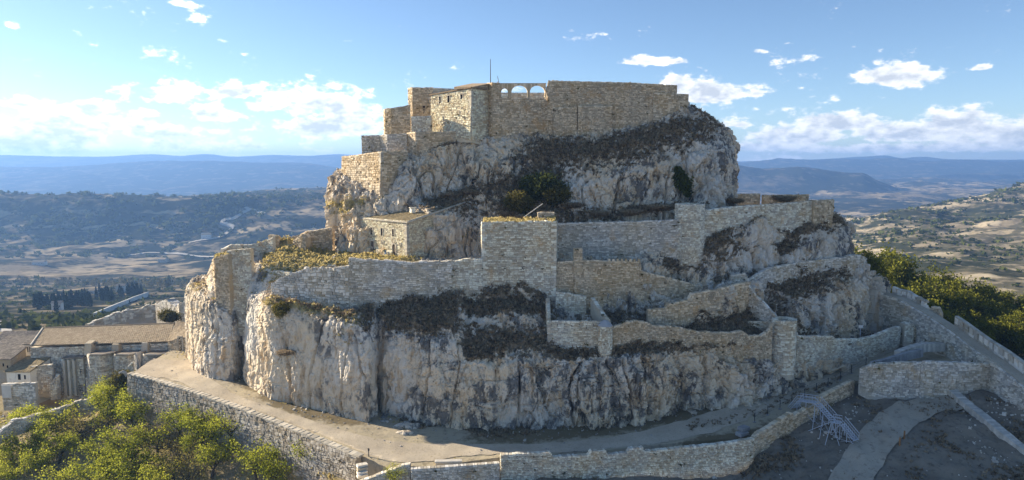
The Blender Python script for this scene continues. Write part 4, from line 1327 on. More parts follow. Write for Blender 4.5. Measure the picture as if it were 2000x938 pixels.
for k, px in enumerate((599, 614, 628, 643, 658)):
    q = P(px, 527, np.interp(px, [590, 682], [124.8, 122.5]) + .4)
    mb = MB()
    for r in range(9):
        mb.box(q + RNG.normal(0, .22, 3) * [1, .5, .6] + [0, 0, .15], RNG.uniform(.35, .6, 3), RNG.uniform(0, 3), .8, .05)
    mb.build('merlon', M_GREY, None, origin=q - [0, 0, .4], label=['leftmost', 'second', 'middle', 'fourth', 'rightmost'][k] + ' rounded merlon on the grey wall below the house terrace', category='merlon', group='merlons of the terrace wall').location = q - [0, 0, .4]
wall('terrace_wall', 'sunlit ruined wall running back along the terrace edge', 'wall', [(495, 515, 560, 137), (510, 518, 575, 134.5), (530, 527, 590, 131.5), (560, 532, 590, 128.5), (575, 540, 585, 127.2)], M_PALE, .9, (0.45, .3), .2, .03)
wall('terrace_wall', 'inner ruined retaining wall of the sunlit terrace', 'wall', [(520, 505, 530, 139), (560, 502, 530, 135.5), (600, 512, 540, 132), (625, 519, 545, 129.5), (655, 516, 540, 128.5)], M_PALE, .9, (0.42, .3), .12, .03)
wall('path_wall', 'small leaning wall beside the grass plot on the terrace', 'wall', [(621, 514, 525, 130.5), (641, 510, 528, 130.2), (660, 498, 510, 137)], M_GREY, .5, (0.4, .28), .06, .02)
# barbican
B = 118.2
w, i = wall('barbican', 'roofless square gatehouse enclosure with slits, corner of the lower wall', 'gatehouse',
     [(1066, 582, 650, 123.5), (1070, 627, 688, B), (1192, 628, 686, 117.2), (1160, 580, 640, 124.5)], M_PALE, .7, (0.45, 0.26), .04, .035)
Bf = [(1070, 627, 688, B), (1192, 628, 686, 117.2)]
for k in range(6):
    x = 1088 + k * 14.2
    face_window(w, Bf, x, x + 1.6, 633, 642, 'arrow_slit')
wall('gatehouse_wall', 'ruined rear wall of the roofless gatehouse, part plastered', 'wall', [(1085, 570, 615, 125.5), (1145, 578, 615, 125)], M_PALE, .7, (0.45, .28), .15, .05)
wall('turret', 'slim round watch turret on the corner of the gatehouse', 'turret', None, M_PALE, .5, (0.36, 0.24), 0, .04, raw=ring(1182, 636, 690, 116.7, 1.22, 14), closed=True, sink=.2)
t = bpy.context.scene.objects['turret']
mb = MB(); q = P(1182, 636, 116.7)
mb.tube([q, q + [0, 0, .25], q + [0, 0, .8], q + [0, 0, 1.05]], [1.3, 1.15, .55, .06], 14)
mb.build('cap', M_LEAD, t, origin=t.location)
mb = MB(); q = P(1182, 690, 116.7)
mb.tube([q + [0, 0, .1], q - [0, 0, .5], q - [0, 0, .95]], [1.22, .95, .4], 14)
mb.build('base', M_PALE, t, origin=t.location)
W1 = [(1194, 640, 685, 117.3), (1225, 629, 680, 117.8), (1262, 629, 676, 118.5), (1280, 636, 676, 118.9), (1330, 640, 676, 119.7), (1365, 647, 680, 120.2), (1420, 650, 690, 121.0), (1448, 646, 694, 121.4), (1462, 655, 700, 121.7), (1485, 656, 712, 122.1), (1500, 645, 722, 122.4), (1508, 632, 728, 122.6)]
wall('lower_wall', 'ragged lower wall running from watch turret to lower round tower', 'wall', W1, M_WARM, .8, (0.42, 0.28), .16, .06)
w, i = wall('round_tower', 'pale half-round tower with three slits on the lower wall', 'tower', None, M_PALE, .8, (0.45, 0.3), .06, .03, raw=ring(1530, 623, 724, 124.2, 2.15), closed=True, batter=.01)
wall('tower_stub', 'narrow wall stub against the right side of the lower round tower', 'wall', [(1549, 650, 716, 124.4), (1557, 650, 716, 125)], M_PALE, 1.0, (.45, .3), .05, .03)
wall('ramp_wall', 'stepped wall along the ramp climbing behind the lower wall', 'wall',
     [(1266, 604, 648, 121.6), (1300, 602, 648, 122.6), (1304, 594, 640, 122.8), (1345, 586, 635, 124.0), (1349, 574, 632, 124.2), (1395, 566, 622, 125.8), (1440, 555, 606, 127.8), (1466, 550, 600, 129.2)], M_WARM, .7, (0.42, 0.28), .07, .09)
wall('return_wall', 'wall falling from the ramp corner down to the lower round tower', 'wall',
     [(1462, 556, 600, 129.0), (1475, 578, 610, 128.2), (1490, 590, 622, 127.2), (1503, 606, 640, 126.2), (1512, 616, 650, 125.2)], M_GREY, .7, (.42, .28), .06, .05)
wall('low_wall', 'short low wall in the hollow behind the lower round tower', 'wall', [(1462, 628, 648, 126.2), (1500, 628, 640, 126.6)], M_PALE, .5, (.4, .25), .03, .02)
W3 = [(1086, 512, 600, 127.6), (1121, 510, 606, 127.1), (1124, 508, 606, 126.6), (1250, 511, 602, 128.0), (1253, 530, 602, 128.1), (1300, 541, 600, 128.8), (1345, 552, 596, 129.6), (1372, 560, 590, 130.2)]
w, i = wall('curtain_wall', 'tall buff curtain wall right of the square tower, stepping down to the ramp', 'wall', W3, M_WARM, .9, (0.42, 0.28), .08, .045)
pilm = wall('pillar', 'square brown pillar stub on the buff curtain wall', 'pillar', [(1122, 485, 520, 126.3), (1138, 485, 520, 126.5)], M_WARM, 1.2, (.4, .25), .05, .02)
for k in range(8):
    q = P(1190 + k * 8.3, 509, 127.4 + k * .06)
    mb = MB(); mb.box(q + [0, .3, 0], (.5, .6, .55), 0, .8, .06)
    o = mb.build('merlon', M_WARM, w, origin=w.location)
wall('upper_ramp_wall', 'wall with rounded top climbing right above the dry slope', 'wall',
     [(1428, 538, 566, 131.0), (1455, 534, 570, 131.4), (1462, 545, 585, 131.0), (1500, 524, 560, 134.6), (1560, 512, 545, 138.5), (1620, 505, 535, 141.8), (1682, 499, 532, 144.6)], M_GREY, .8, (0.42, 0.28), .09, .06)
wall('wall_end', 'square end block of the upper ramp wall above the right cliff', 'wall', [(1655, 500, 545, 143.0), (1680, 498, 548, 143.8), (1692, 505, 560, 147)], M_GREY, 1.2, (.45, .3), .1, .05)
W5 = [(1556, 656, 726, 124.6), (1625, 657, 712, 127.6), (1632, 663, 712, 127.9), (1680, 662, 700, 130.2), (1710, 655, 690, 131.8), (1745, 640, 676, 133.8), (1757, 638, 668, 134.6), (1759, 640, 668, 136)]
wall('gate_wall', 'buff wall along the path between lower tower and gate', 'wall', W5, M_PALE, .7, (0.42, 0.28), .04, .03)
w, i = wall('gate_pillar', 'pale square gate pillar beside the path gate', 'pillar', [(1767, 634, 665, 134.6), (1783, 632, 664, 134.6), (1786, 633, 664, 137)], M_PALE, 2.0, (.45, .3), .05, .02)
wall('pillar_wall', 'ragged wall stub joining gate pillar to the rampart', 'wall', [(1783, 638, 664, 135.2), (1800, 646, 665, 136.5)], M_WARM, 1.0, (.42, .3), .15, .03)
# ------------------------------------------------- rampart on the right
RW = [(1716, 574, 640, 145), (1750, 584, 640, 141), (1800, 612, 668, 134.5), (1850, 645, 700, 128), (1900, 684, 745, 121.5), (1930, 705, 790, 117.5), (1965, 732, 815, 113), (2010, 768, 850, 108), (2100, 840, 950, 100)]
w, i = wall('rampart', 'massive rampart sloping down the right side with walkway on top', 'rampart', RW, M_GREY, 2.6, (0.42, 0.27), 0, .03, flat_top=True, sink=4)
xy, zt, zb = plan(RW)
d = np.gradient(xy, axis=0); d /= np.linalg.norm(d, axis=1)[:, None]
nn = np.c_[d[:, 1], -d[:, 0]]
mb = MB()
for k in range(len(xy) - 1):
    a, b = xy[k] - nn[k] * .35, xy[k + 1] - nn[k + 1] * .35
    c, e = xy[k + 1] - nn[k + 1] * 2.5, xy[k] - nn[k] * 2.5
    lo = lambda p, z: [p[0], p[1], z - .2]
    hi = lambda p, z: [p[0], p[1], z + .18]
    mb.hexa([lo(a, zt[k]), lo(b, zt[k + 1]), lo(c, zt[k + 1]), lo(e, zt[k]), hi(a, zt[k]), hi(b, zt[k + 1]), hi(c, zt[k + 1]), hi(e, zt[k])])
mb.build('walkway', M_PATH, w, origin=w.location)
# battlements on the far edge of the rampart: piers with slits between them under a coping
def parapet(name, label, k0, k1, height, mat, ruined=0.0):
    S = np.r_[0, np.cumsum(np.linalg.norm(np.diff(xy, axis=0), axis=1))]
    at = lambda s: np.array([np.interp(s, S, xy[:, 0] - nn[:, 0] * 2.7), np.interp(s, S, xy[:, 1] - nn[:, 1] * 2.7), np.interp(s, S, zt)])
    pxs = [p[0] for p in RW]
    s0, s1 = np.interp([k0, k1], pxs, S)
    root = empty(name, at(s0), label=label, category='parapet')
    org = np.array(root.location)
    n = int((s1 - s0) / 1.15)
    st = (s1 - s0) / n
    nf = lambda s: np.array([np.interp(s, S, nn[:, 0]), np.interp(s, S, nn[:, 1]), 0])
    def blk(a, b, z0, z1, z0b=None, z1b=None, th=.7):
        pa, pb = at(a), at(b)
        na = nf(a) * th
        q = [pa + [0, 0, z0], pb + [0, 0, z0], pb - na + [0, 0, z0], pa - na + [0, 0, z0], pa + [0, 0, z1], pb + [0, 0, z1b if z1b else z1], pb - na + [0, 0, z1b if z1b else z1], pa - na + [0, 0, z1]]
        return q
    rag = lambda s: height * (1 - ruined * (0.5 + 1.2 * pnoise(np.array([[s * .35, 3.1, 0]]))[0]))
    for k in range(n):
        a, b = s0 + k * st, s0 + (k + 1) * st
        m1 = MB(); m1.hexa(blk(a, b - .004, -1.0, .5)); m1.build('base_block', mat, root, origin=org)
        ha, hb = rag(a), rag(b)
        if ha > 1.0:
            m2 = MB(); m2.hexa(blk(a + .004, a + st * .68, .502, ha - .3, th=.66)); m2.build('pier', mat, root, origin=org)
            m3 = MB(); m3.hexa(blk(a, b - .004, ha - .298, ha, th=.74, z1b=hb)); m3.build('coping', M_COPE if ruined == 0 else mat, root, origin=org)
    return root
parapet('parapet', 'long battlement with regular slits along the rampart, right of the pines gap', 1838, 2060, 1.9, M_GREY)
parapet('parapet', 'upper battlement of the rampart where it meets the cliff', 1722, 1785, 1.7, M_GREY, .25)
wall('parapet_ruin', 'ragged broken stretch of parapet on the rampart beside the pines', 'wall', [(1786, 577, 604, 140.5), (1797, 582, 612, 139), (1806, 598, 620, 137.8), (1815, 606, 630, 136.6), (1820, 597, 630, 136), (1830, 600, 637, 135), (1834, 612, 640, 134)], M_WARM, .7, (.42, .3), .2, .03)
# cross wall in the yard
W6 = [(1678, 722, 758, 118.5), (1700, 712, 770, 117.8), (1760, 708, 772, 117.2), (1797, 708, 772, 116.8), (1800, 706, 775, 116.5), (1880, 709, 782, 116.6), (1948, 713, 800, 117.6)]
wall('cross_wall', 'long cross wall meeting the rampart above the bare yard', 'wall', W6, M_GREY, .9, (0.36, 0.24), .10, .07)
# ------------------------------------------------- front walls
Wf = [(560, 990, 1060, 93), (720, 936, 1010, 96.3), (792, 908, 990, 98.4), (802, 907, 985, 98.4)]
wall('front_wall', 'wall end rising at the left of the long front parapet', 'wall', Wf, M_GREY, .8, (0.42, 0.28), .04, .03)
Wf2 = [(x, y, 990, DZ(x, y, 4.5)) for x, y in ((803, 917), (880, 912), (976, 905))]
wall('front_wall', 'low front parapet with pale worn top, left of the raised section', 'wall', Wf2, M_GREY, .8, (0.42, 0.28), 0, .03, flat_top=True)
Wf3 = [(977, 889, 980, 100.5), (1076, 884, 980, 101.0), (1079, 893, 980, 101.1), (1148, 889, 975, 101.5), (1153, 882, 975, 101.6), (1182, 880, 975, 101.9), (1186, 888, 975, 102), (1224, 885, 975, 102.3), (1228, 876, 975, 102.4), (1255, 874, 975, 102.6), (1259, 882, 975, 102.7), (1330, 875, 970, 103.4), (1400, 868, 970, 104.2), (1440, 862, 965, 104.8), (1471, 857, 960, 105.2)]
w, i = wall('front_wall', 'long front wall with raised merlons facing the viewer', 'wall', Wf3, M_PALE, .8, (0.40, 0.27), .03, .035)
for k in range(5):
    face_window(w, Wf3, 993 + k * 16, 995.6 + k * 16, 892 - k * .7, 897 - k * .7, 'drain_hole')
Wf4 = [(1471, 857, 965, 105.2), (1478, 848, 940, 106.0), (1545, 806, 905, 111.0), (1548, 812, 900, 111.2), (1590, 788, 850, 114.6), (1600, 785, 845, 115.2)]
wall('front_wall', 'buff rising front wall ending at the metal stairs', 'wall', Wf4, M_WARM, .8, (0.42, 0.28), .05, .03)
Wf5 = [(1601, 776, 818, 115.6), (1640, 756, 800, 118.6), (1666, 743, 785, 120.6), (1668, 745, 780, 122)]
wall('front_wall', 'buff wall stretch rising right behind the metal stairs', 'wall', Wf5, M_WARM, .8, (0.42, 0.28), .03, .02, flat_top=True)
# ------------------------------------------------- retaining wall on the left
Rt = [(x, y, b, DZ(x, y, z)) for x, y, b, z in ((250, 731, 775, 7.5), (300, 743, 800, 7.2), (380, 768, 838, 6.7), (460, 796, 872, 6.1), (540, 827, 905, 5.5), (620, 860, 940, 5.0), (697, 892, 985, 4.6))]
w, i = wall('retaining_wall', 'long retaining wall of round grey stones below the sunlit path', 'wall', Rt, M_DARK, 1.0, (0.42, 0.34), 0, .02, proud=.16, flat_top=True, sink=3, batter=.06)
xy, zt, zb = plan(Rt)
S = np.r_[0, np.cumsum(np.linalg.norm(np.diff(xy, axis=0), axis=1))]
tn = (xy[-1] - xy[0]) / np.linalg.norm(xy[-1] - xy[0]); nn2 = np.array([tn[1], -tn[0]])
s = 0.0
org = np.array(w.location)
while s < S[-1] - .5:
    l = random.uniform(.8, 1.5)
    c = np.array([np.interp(s + l / 2, S, xy[:, 0]), np.interp(s + l / 2, S, xy[:, 1]), np.interp(s + l / 2, S, zt) + .12])
    c[:2] -= nn2 * .45
    mb = MB(); mb.box(c, (l - .03, 1.15, .24), math.atan2(tn[1], tn[0]), .97, .03)
    mb.build('coping_stone', M_COPE, w, origin=org)
    s += l
wall('wall_end', 'pale sloping masonry edge ending the retaining wall', 'wall', [(697, 890, 985, DZ(697, 890, 4.6)), (703, 892, 990, DZ(697, 890, 4.6) + .7)], M_PALE, 2.0, (.4, .3), .03, .02)
# ------------------------------------------------- left bastion over the sunlit cliff
wall('cliff_tower', 'weathered masonry tower corner on the leftmost cliff, grass on top', 'tower', [(417, 508, 606, 136.5), (420, 503, 608, 133.6), (447, 497, 606, 132.2)], M_WARM, 3.0, (.42, .3), .05, .05)
wall('cliff_wall', 'tall smooth wall filling the cleft between left cliff towers', 'wall', [(446, 490, 650, 133.4), (492, 486, 640, 132.6)], M_PALE, 1.2, (.5, .34), .03, .025)
wall('cliff_parapet', 'low ruined parapet on the leftmost cliff wall, square recess behind', 'wall', [(436, 486, 505, 139), (452, 478, 500, 141), (490, 478, 498, 141), (520, 470, 490, 141), (533, 462, 490, 140)], M_PALE, .7, (.42, .3), .12, .03)
wall('terrace_ruin', 'ruined block with tufts of grass at the terrace left corner', 'wall', [(524, 458, 490, 144), (545, 460, 488, 144), (548, 462, 488, 147)], M_WARM, 1.4, (.42, .3), .3, .04)
wall('terrace_parapet', 'thin far parapet of the terrace seen against the valley', 'wall', [(556, 466, 476, 152), (586, 459, 470, 152)], M_WARM, .5, (.4, .3), .06, .02)
wd = [(592, 458, 486, 142.5), (603, 452, 484, 143.8), (630, 448, 482, 145.0), (649, 444, 478, 145.6)]
w, i = wall('ruin_wall', 'brown ruined wall with curved top at the foot of the cliff', 'wall', wd, M_WARM, .9, (.42, .3), .1, .04)
wr = [(572, 470, 490, 142.5), (590, 458, 486, 141.0), (597, 465, 490, 140.8)]
w, i = wall('ruin_hut', 'small ruined hut front with a dark doorway on the terrace', 'ruin', wr, M_WARM, 2.2, (.4, .28), .05, .03)
face_window(w, wr, 577, 583, 472, 486, 'doorway')

# ------------------------------------------------- dressed corner stones
def quoins(parent, px, pt, pb, Y, pxn, Yn, mat=None, h=.42):
    """stack of dressed blocks at a wall corner; (pxn, Yn) is the next corner along the front"""
    a, b = P(px, pt, Y), P(px, pb, Y)
    x = (a[0] + b[0]) / 2
    nx = P(pxn, (pt + pb) / 2, Yn)
    t = np.array([nx[0] - x, Yn - Y]); t /= np.linalg.norm(t)
    n = np.array([t[1], -t[0]])
    if n[1] > 0:
        n = -n
    org = np.array(parent.location)
    z, k = b[2], 0
    while z < a[2] - h * .6:
        hh = h * random.uniform(.8, 1.15)
        l = (.95 if k % 2 else .55) * random.uniform(.85, 1.1)
        c = np.array([x + t[0] * (l / 2 - .06) - n[0] * .22, Y + t[1] * (l / 2 - .06) - n[1] * .22, z + hh / 2])
        mb = MB(); mb.box(c, (l, .68, hh - .03), math.atan2(t[1], t[0]), .98, .015)
        mb.build('quoin', mat or M_COPE, parent, origin=org)
        z += hh; k += 1
OB = bpy.data.objects
def by_label(txt):
    return next(o for o in OB if str(o.get('label', '')).startswith(txt))
w = by_label('square sunlit bastion'); quoins(w, 745, 297, 378, 144.45, 668, 155.0)
w = by_label('sunlit castle house'); quoins(w, 921, 176, 262, 149.15, 842, 157.5)
w = by_label('big square ruined tower'); quoins(w, 942, 436, 590, 126.95, 1086, 126.8, M_PALE, .5); quoins(w, 1086, 436, 588, 126.75, 942, 127.0, M_PALE, .5)
w = by_label('roofless square gatehouse'); quoins(w, 1070, 629, 688, 118.15, 1192, 117.2)
# ---------------------------------------------------------------- where the ground is
_GR = np.vstack([g[..., :3].reshape(-1, 3) for g in (TG, YG, GG)])
def ground_z(x, y, grids=None):
    b = _GR if grids is None else np.vstack([g[..., :3].reshape(-1, 3) for g in grids])
    d = (b[:, 0] - x) ** 2 + (b[:, 1] - y) ** 2
    k = np.argpartition(d, 6)[:6]
    return float(np.median(b[k, 2]))
def on_ground(px, py, grid):
    """the spot on a ground grid seen at a photo point"""
    b = grid[..., :3].reshape(-1, 3)
    dy = b[:, 1]
    cp, sp = math.cos(PITCH), math.sin(PITCH)
    zc = dy * cp - (b[:, 2] - CAM_Z) * sp
    yc = dy * sp + (b[:, 2] - CAM_Z) * cp
    qx = PW / 2 + FPX * b[:, 0] / zc
    qy = PH / 2 - FPX * yc / zc
    k = np.argmin((qx - px) ** 2 + (qy - py) ** 2 + (zc < 5) * 1e9)
    return b[k].copy()

M_STEEL = mat_plain('galvanised_steel', (0.50, 0.53, 0.58), 0.45, 0.15, 2.0, spec=0.5)
M_DARKMETAL = mat_plain('dark_metal', (0.05, 0.05, 0.055), 0.6, 0.2, 2.0, spec=0.4)
M_WHITE = mat_plain('white_render', (0.66, 0.63, 0.57), 0.9, 0.15, 0.6, True)
M_OLDWALL = masonry_material('old_render', (0.52, 0.44, 0.32), (0.56, 0.51, 0.43), (0.62, 0.56, 0.46), 0.45)
M_PALESTONE = mat_plain('pale_worn_stone', (0.55, 0.51, 0.44), 0.95, 0.25, 1.2, True, bump=0.4)
M_GREYSLAB = mat_plain('grey_slab', (0.33, 0.32, 0.31), 0.95, 0.25, 1.2, True, bump=0.4)
def roof_material(name, lo, hi):
    m = Mat(name, 0.95, 0.1)
    c = m.mix(m.ramp(m.noise(0.8, 6, 0.7), 0.35, 0.65), lo, hi)
    c = m.mix(m.ramp(m.noise(4.0, 4, 0.7), 0.5, 0.7), c, tuple(x * 1.5 for x in hi))
    c = m.mix(m.ramp(m.attr('tone'), 0.0, 1.0, 0.0, 0.45), c, tuple(x * 0.7 for x in lo))
    m.color(c)
    m.bump(m.noise(5, 4, 0.7), 0.5, 0.08)
    return m.m
M_ROOF = roof_material('church_tiles', (0.33, 0.255, 0.165), (0.45, 0.36, 0.245))
M_ROOF2 = roof_material('grey_tiles', (0.20, 0.17, 0.135), (0.34, 0.29, 0.23))
M_ROOF3 = roof_material('mossy_tiles', (0.22, 0.175, 0.10), (0.38, 0.30, 0.17))

def tiled_plane(name, a, b, c, d, mat, parent=None, pitch=0.34, rows=22, origin=(0, 0, 0), depth=0.035):
    """roof plane a-b (eave, left to right) to d-c (ridge): rows of barrel tiles as one corrugated, stepped sheet"""
    a, b, c, d = map(lambda v: np.asarray(v, float), (a, b, c, d))
    w = np.linalg.norm(b - a)
    nc = int(w / pitch) * 6 + 1
    nr = rows * 2
    u = np.linspace(0, 1, nc)[None, :, None]
    vr = np.repeat(np.arange(rows + 1), 2)[1:-1] / rows
    v = vr[:, None, None]
    G = (a * (1 - u) + b * u) * (1 - v) + (d * (1 - u) + c * u) * v
    n = np.cross(b - a, d - a); n /= np.linalg.norm(n)
    if n[2] < 0:
        n = -n
    wave = np.abs(np.sin(np.pi * np.linspace(0, 1, nc) * int(w / pitch)))[None, :]
    stepv = np.tile([1.0, 0.0], rows)[:, None] * 0.03
    jit = np.repeat(np.repeat(RNG.normal(0, .014, (rows, int(w / pitch) + 1)), 2, 0), 6, 1)[:, :nc]
    G = G + n * (depth * wave + stepv + jit)[..., None]
    F = grid_faces(nr, nc)
    tone = np.repeat(np.repeat(RNG.random((rows, int(w / pitch) + 1)), 2, 0), 6, 1)[:, :nc].reshape(-1)
    V = G.reshape(-1, 3)
    # closed underside so the roof has thickness
    under = [a - n * .14, b - n * .14, c - n * .14, d - n * .14]
    o = link(name, mesh_from(name, V - np.asarray(origin, float), F, mat, {'tone': tone}), parent)
    mb = MB()
    mb.hexa([a - n * .18, b - n * .18, c - n * .18, d - n * .18, a - n * .07, b - n * .07, c - n * .07, d - n * .07])
    mb.build('roof_board', mat, o, origin=origin)
    return o

# ---------------------------------------------------------------- the house on the terrace
Hf = [(708, 425, 498, 142.0), (795, 432, 503, 132.8)]
Hs = [(795, 432, 503, 132.8), (884, 403, 480, 141.5), (906, 396, 470, 143.5)]
w, i = wall('terrace_house', 'pale stone house with dark lean-to roof built against the cliff', 'house', Hf + Hs[1:], M_PLASTER, .7, (0.36, 0.26), 0, .02,
            openings=[(725, 732, 470, 498), (767, 775, 476, 505), (726, 729, 444, 459), (746, 749, 446, 461), (768, 772, 447, 462)], flat_top=True)
hw = w
for (a, b, c, d) in [(725.5, 729, 444, 459), (746, 749.5, 446, 461), (768, 771.5, 447.5, 462), (747, 750, 470, 477.5), (782, 784, 475, 482), (715, 717, 466, 472)]:
    face_window(w, Hf, a, b, c, d, 'window', frame=(.14, M_COPE))
face_window(w, Hf, 725.5, 731.5, 471, 494, 'door', M_WOOD, frame=(.28, M_COPE))
face_window(w, Hf, 767.5, 774, 477, 500.5, 'door', M_WOOD, arch=True, frame=(.22, M_COPE))
face_window(w, Hs, 885, 889, 437, 448, 'window', frame=(.3, M_TILE))
face_window(w, Hs, 896, 898, 408, 420, 'window')
a, b, c, d = P(704, 426, 142.6), P(796.5, 434, 132.2), P(908, 395.5, 143.6), P(800, 394, 149.5)
tiled_plane('roof', a, b, c, d, M_ROOF3, w, .42, 26, np.array(w.location))
quoins(w, 795, 436, 501, 132.75, 708, 142.0)
mb = MB(); mb.tube([a + [0, -.1, -.1], b + [0, -.1, -.1]], .16, 6); mb.build('eave', M_COPE, w, origin=w.location)
mb = MB(); mb.tube([b + [.05, 0, 0], c], .2, 5); mb.build('verge', M_COPE, w, origin=w.location)
q0, q1 = P(802, 394, 149), P(892, 394.5, 144.5)
mb = MB(); mb.hexa([q0, q1, q1 + [0, .4, 0], q0 + [0, .4, 0], q0 + [0, 0, .55], q1 + [0, 0, .55], q1 + [0, .4, .55], q0 + [0, .4, .55]])
mb.build('rear_parapet', M_WHITE, w, origin=w.location)
q = P(806, 414, 139.5)
mb = MB(); mb.box(q + [0, 0, .3], (1.0, .8, .9), .5, .85, .08); mb.box(q + [0, 0, .85], (1.3, 1.0, .15), .5, 1, .05)
mb.build('chimney', M_PALE, w, origin=w.location)
wall('bench_wall', 'low stone bench against the house front left of its door', 'bench', [(704, 485, 499, 141.4), (722, 485, 499, 139.6)], M_PLASTER, .8, (.35, .25), 0, 0, flat_top=True)
wall('bench_wall', 'low stone bench against the house front between its two doors', 'bench', [(734, 487, 501, 138.4), (765, 491, 502, 135.2)], M_PLASTER, .6, (.35, .25), 0, 0, flat_top=True)
q = P(752.5, 493, 136)
mb = MB(); mb.box(q, (.45, .06, .8), -.6)
mb.build('notice_panel', mat_plain('blue_panel', (.16, .24, .36), .6), None, origin=q, label='small blue notice panel leaning by the house bench', category='sign').location = q
q = P(660, 498, 137)
mb = MB(); mb.tube([q, q + [0, 0, 1.0]], .10, 8); mb.tube([q + [0, 0, 1.0], q + [0, 0, 1.22]], .17, 8)
mb.build('lamp_post', M_PALESTONE, None, origin=q, label='short bollard lamp on the terrace grass before the house', category='lamp').location = q

# ---------------------------------------------------------------- poles
q = P(958, 166, 154.5)
mb = MB(); mb.tube([q, q + [0, 0, 5.6]], [.10, .06], 8)
r = mb.build('flagpole', M_DARKMETAL, None, origin=q, label='thin dark flagpole on the highest castle wall', category='flagpole'); r.location = q
mb = MB(); mb.box([0, 0, .1], (.5, .5, .4)); mb.build('base', M_COPE, r)
a, b = P(1024, 424, 129.5), P(1060, 398, 130.5)
mb = MB(); mb.tube([a, b], .09, 6)
mb.build('leaning_pole', M_PALESTONE, None, origin=a, label='pale pole leaning up from the square tower top', category='pole').location = a

# ---------------------------------------------------------------- church below the castle
CY = 152.0
cr = empty('church', P(200, 760, CY), label='long stone church with brown tiled roof left of the castle rock', category='church')
co = np.array(cr.location)
def churchwall(pts, mat, name='wall', **k):
    return wall(name, None, None, pts, mat, parent=cr, **k)[0]
churchwall([(62, 679, 772, 152.6), (105, 679, 772, 152.4), (330, 671, 740, 151.4)], M_OLDWALL, thick=9.5, stone=(.5, .34), holes=.02, flat_top=True, sink=6, proud=.06)
ridge_l, ridge_r = P(84, 641, 161.5), P(340, 632, 160.0)
tiled_plane('roof', P(60, 675, 152.0), P(331, 667, 150.8), ridge_r, ridge_l, M_ROOF, cr, .45, 26, co)
bl, br = ridge_l + [0, 9, -2.4], ridge_r + [0, 9, -2.4]
tiled_plane('roof', br, bl, ridge_l, ridge_r, M_ROOF, cr, .45, 20, co)
mb = MB(); mb.tube([ridge_l, ridge_r], .22, 6); mb.build('ridge', M_ROOF, cr, origin=co)
mb = MB(); mb.tube([P(60, 674.5, 151.9), ridge_l], .22, 5); mb.build('verge', M_COPE, cr, origin=co)
# side chapels with three-sided ends
for k, (x0, x1) in enumerate([(172, 222), (222, 278), (278, 332)]):
    f = .3
    pts = [(x0, 693, 765, 149.6), (x0 + (x1 - x0) * .08, 694, 765, 147.2), (x0 + (x1 - x0) * .52, 694.5, 765, 147.0), (x1, 689.5, 765, 149.2)]
    ow = churchwall(pts, M_OLDWALL, 'chapel_wall', thick=.8, stone=(.45, .3), holes=.02, flat_top=True, sink=4, proud=.06)
    xm = x0 + (x1 - x0) * .33
    face_window(ow, [(p[0], p[1], p[2], p[3]) for p in pts], xm - 1.3, xm + 1.3, 705, 727 - 4 * k, 'window', M_WHITE)
    tp = [P(p[0], p[1] - 1, p[3] - .4) for p in pts]
    zt_ = P(x0, 684, 151.5)[2]
    e0, e1 = P(x0, 686, 151.6), P(x1, 684, 151.4)
    mb = MB()
    for u, v in zip(tp[:-1], tp[1:]):
        dn = np.array([0, 0, .3])
        m0 = e0 + (e1 - e0) * ((u[0] - e0[0]) / (e1[0] - e0[0])); m1 = e0 + (e1 - e0) * ((v[0] - e0[0]) / (e1[0] - e0[0]))
        mb.hexa([u - dn, v - dn, m1 - dn, m0 - dn, u, v, m1, m0])
    mb.build('chapel_roof', M_ROOF2, cr, origin=co)
    mb = MB()
    mb.tube(tp, .16, 5); mb.build('cornice', M_COPE, cr, origin=co)
for (x0, x1, y0, y1) in [(164, 178, 672, 694), (217, 231, 674, 693), (275, 288, 671, 689)]:
    a, b = P(x0, y1, 150.2), P(x1, y1, 150.2)
    h = P(x0, y0, 150.2)[2] - a[2]
    mb = MB()
    mb.hexa([a, b, b + [0, 2.2, 0], a + [0, 2.2, 0], a + [.1, .4, h], b + [-.1, .4, h], b + [-.1, 2.2, h + .3], a + [.1, 2.2, h + .3]])
    mb.build('buttress', M_PALE, cr, origin=co)
# taller east end with pointed window
Tp = [(329, 668, 700, 150.2), (343, 662, 702, 149.2), (376, 659, 700, 148.6)]
tw = churchwall(Tp, M_WARM, 'end_wall', thick=7, stone=(.45, .3), holes=.02, flat_top=True, sink=4, proud=.06)
wn = face_window(tw, Tp, 350, 356.5, 659, 696, 'window', arch=True, frame=(.3, M_COPE))
tiled_plane('roof', P(327, 667, 149.8), P(380, 657, 148.0), P(378, 630, 157.0), P(345, 628, 157.4), M_ROOF, cr, .45, 16, co)
# recess with pilasters and openings on the west part
rec = [(122, 702, 775, 151.7), (165, 701, 775, 151.5)]
for x in (131, 140, 150):
    a = P(x, 772, 151.2); h = P(x, 703, 151.2)[2] - a[2]
    mb = MB(); mb.box(a + [0, 0, h / 2], (.5, .8, h)); mb.build('pilaster', M_PALE, cr, origin=co)
rw = churchwall(rec, M_PALE, 'west_wall', thick=.6, stone=(.5, .34), holes=.02, flat_top=True, sink=3, proud=.05)
face_window(rw, rec, 153, 160, 747, 764, 'doorway'); face_window(rw, rec, 156.5, 160.5, 720, 731, 'window')
a, b = P(121, 702, 150.9), P(163, 700, 150.9)
mb = MB(); mb.hexa([a, b, b + [0, 1.4, 0], a + [0, 1.4, 0], a + [0, 0, .25], b + [0, 0, .25], b + [0, 1.4, .5], a + [0, 1.4, .5]]); mb.build('canopy', M_ROOF2, cr, origin=co)
pw = [(168, 738, 775, 148.4), (205, 738, 772, 148.0)]
churchwall(pw, M_OLDWALL, 'porch_wall', thick=.7, stone=(.45, .3), holes=.05, sink=3)
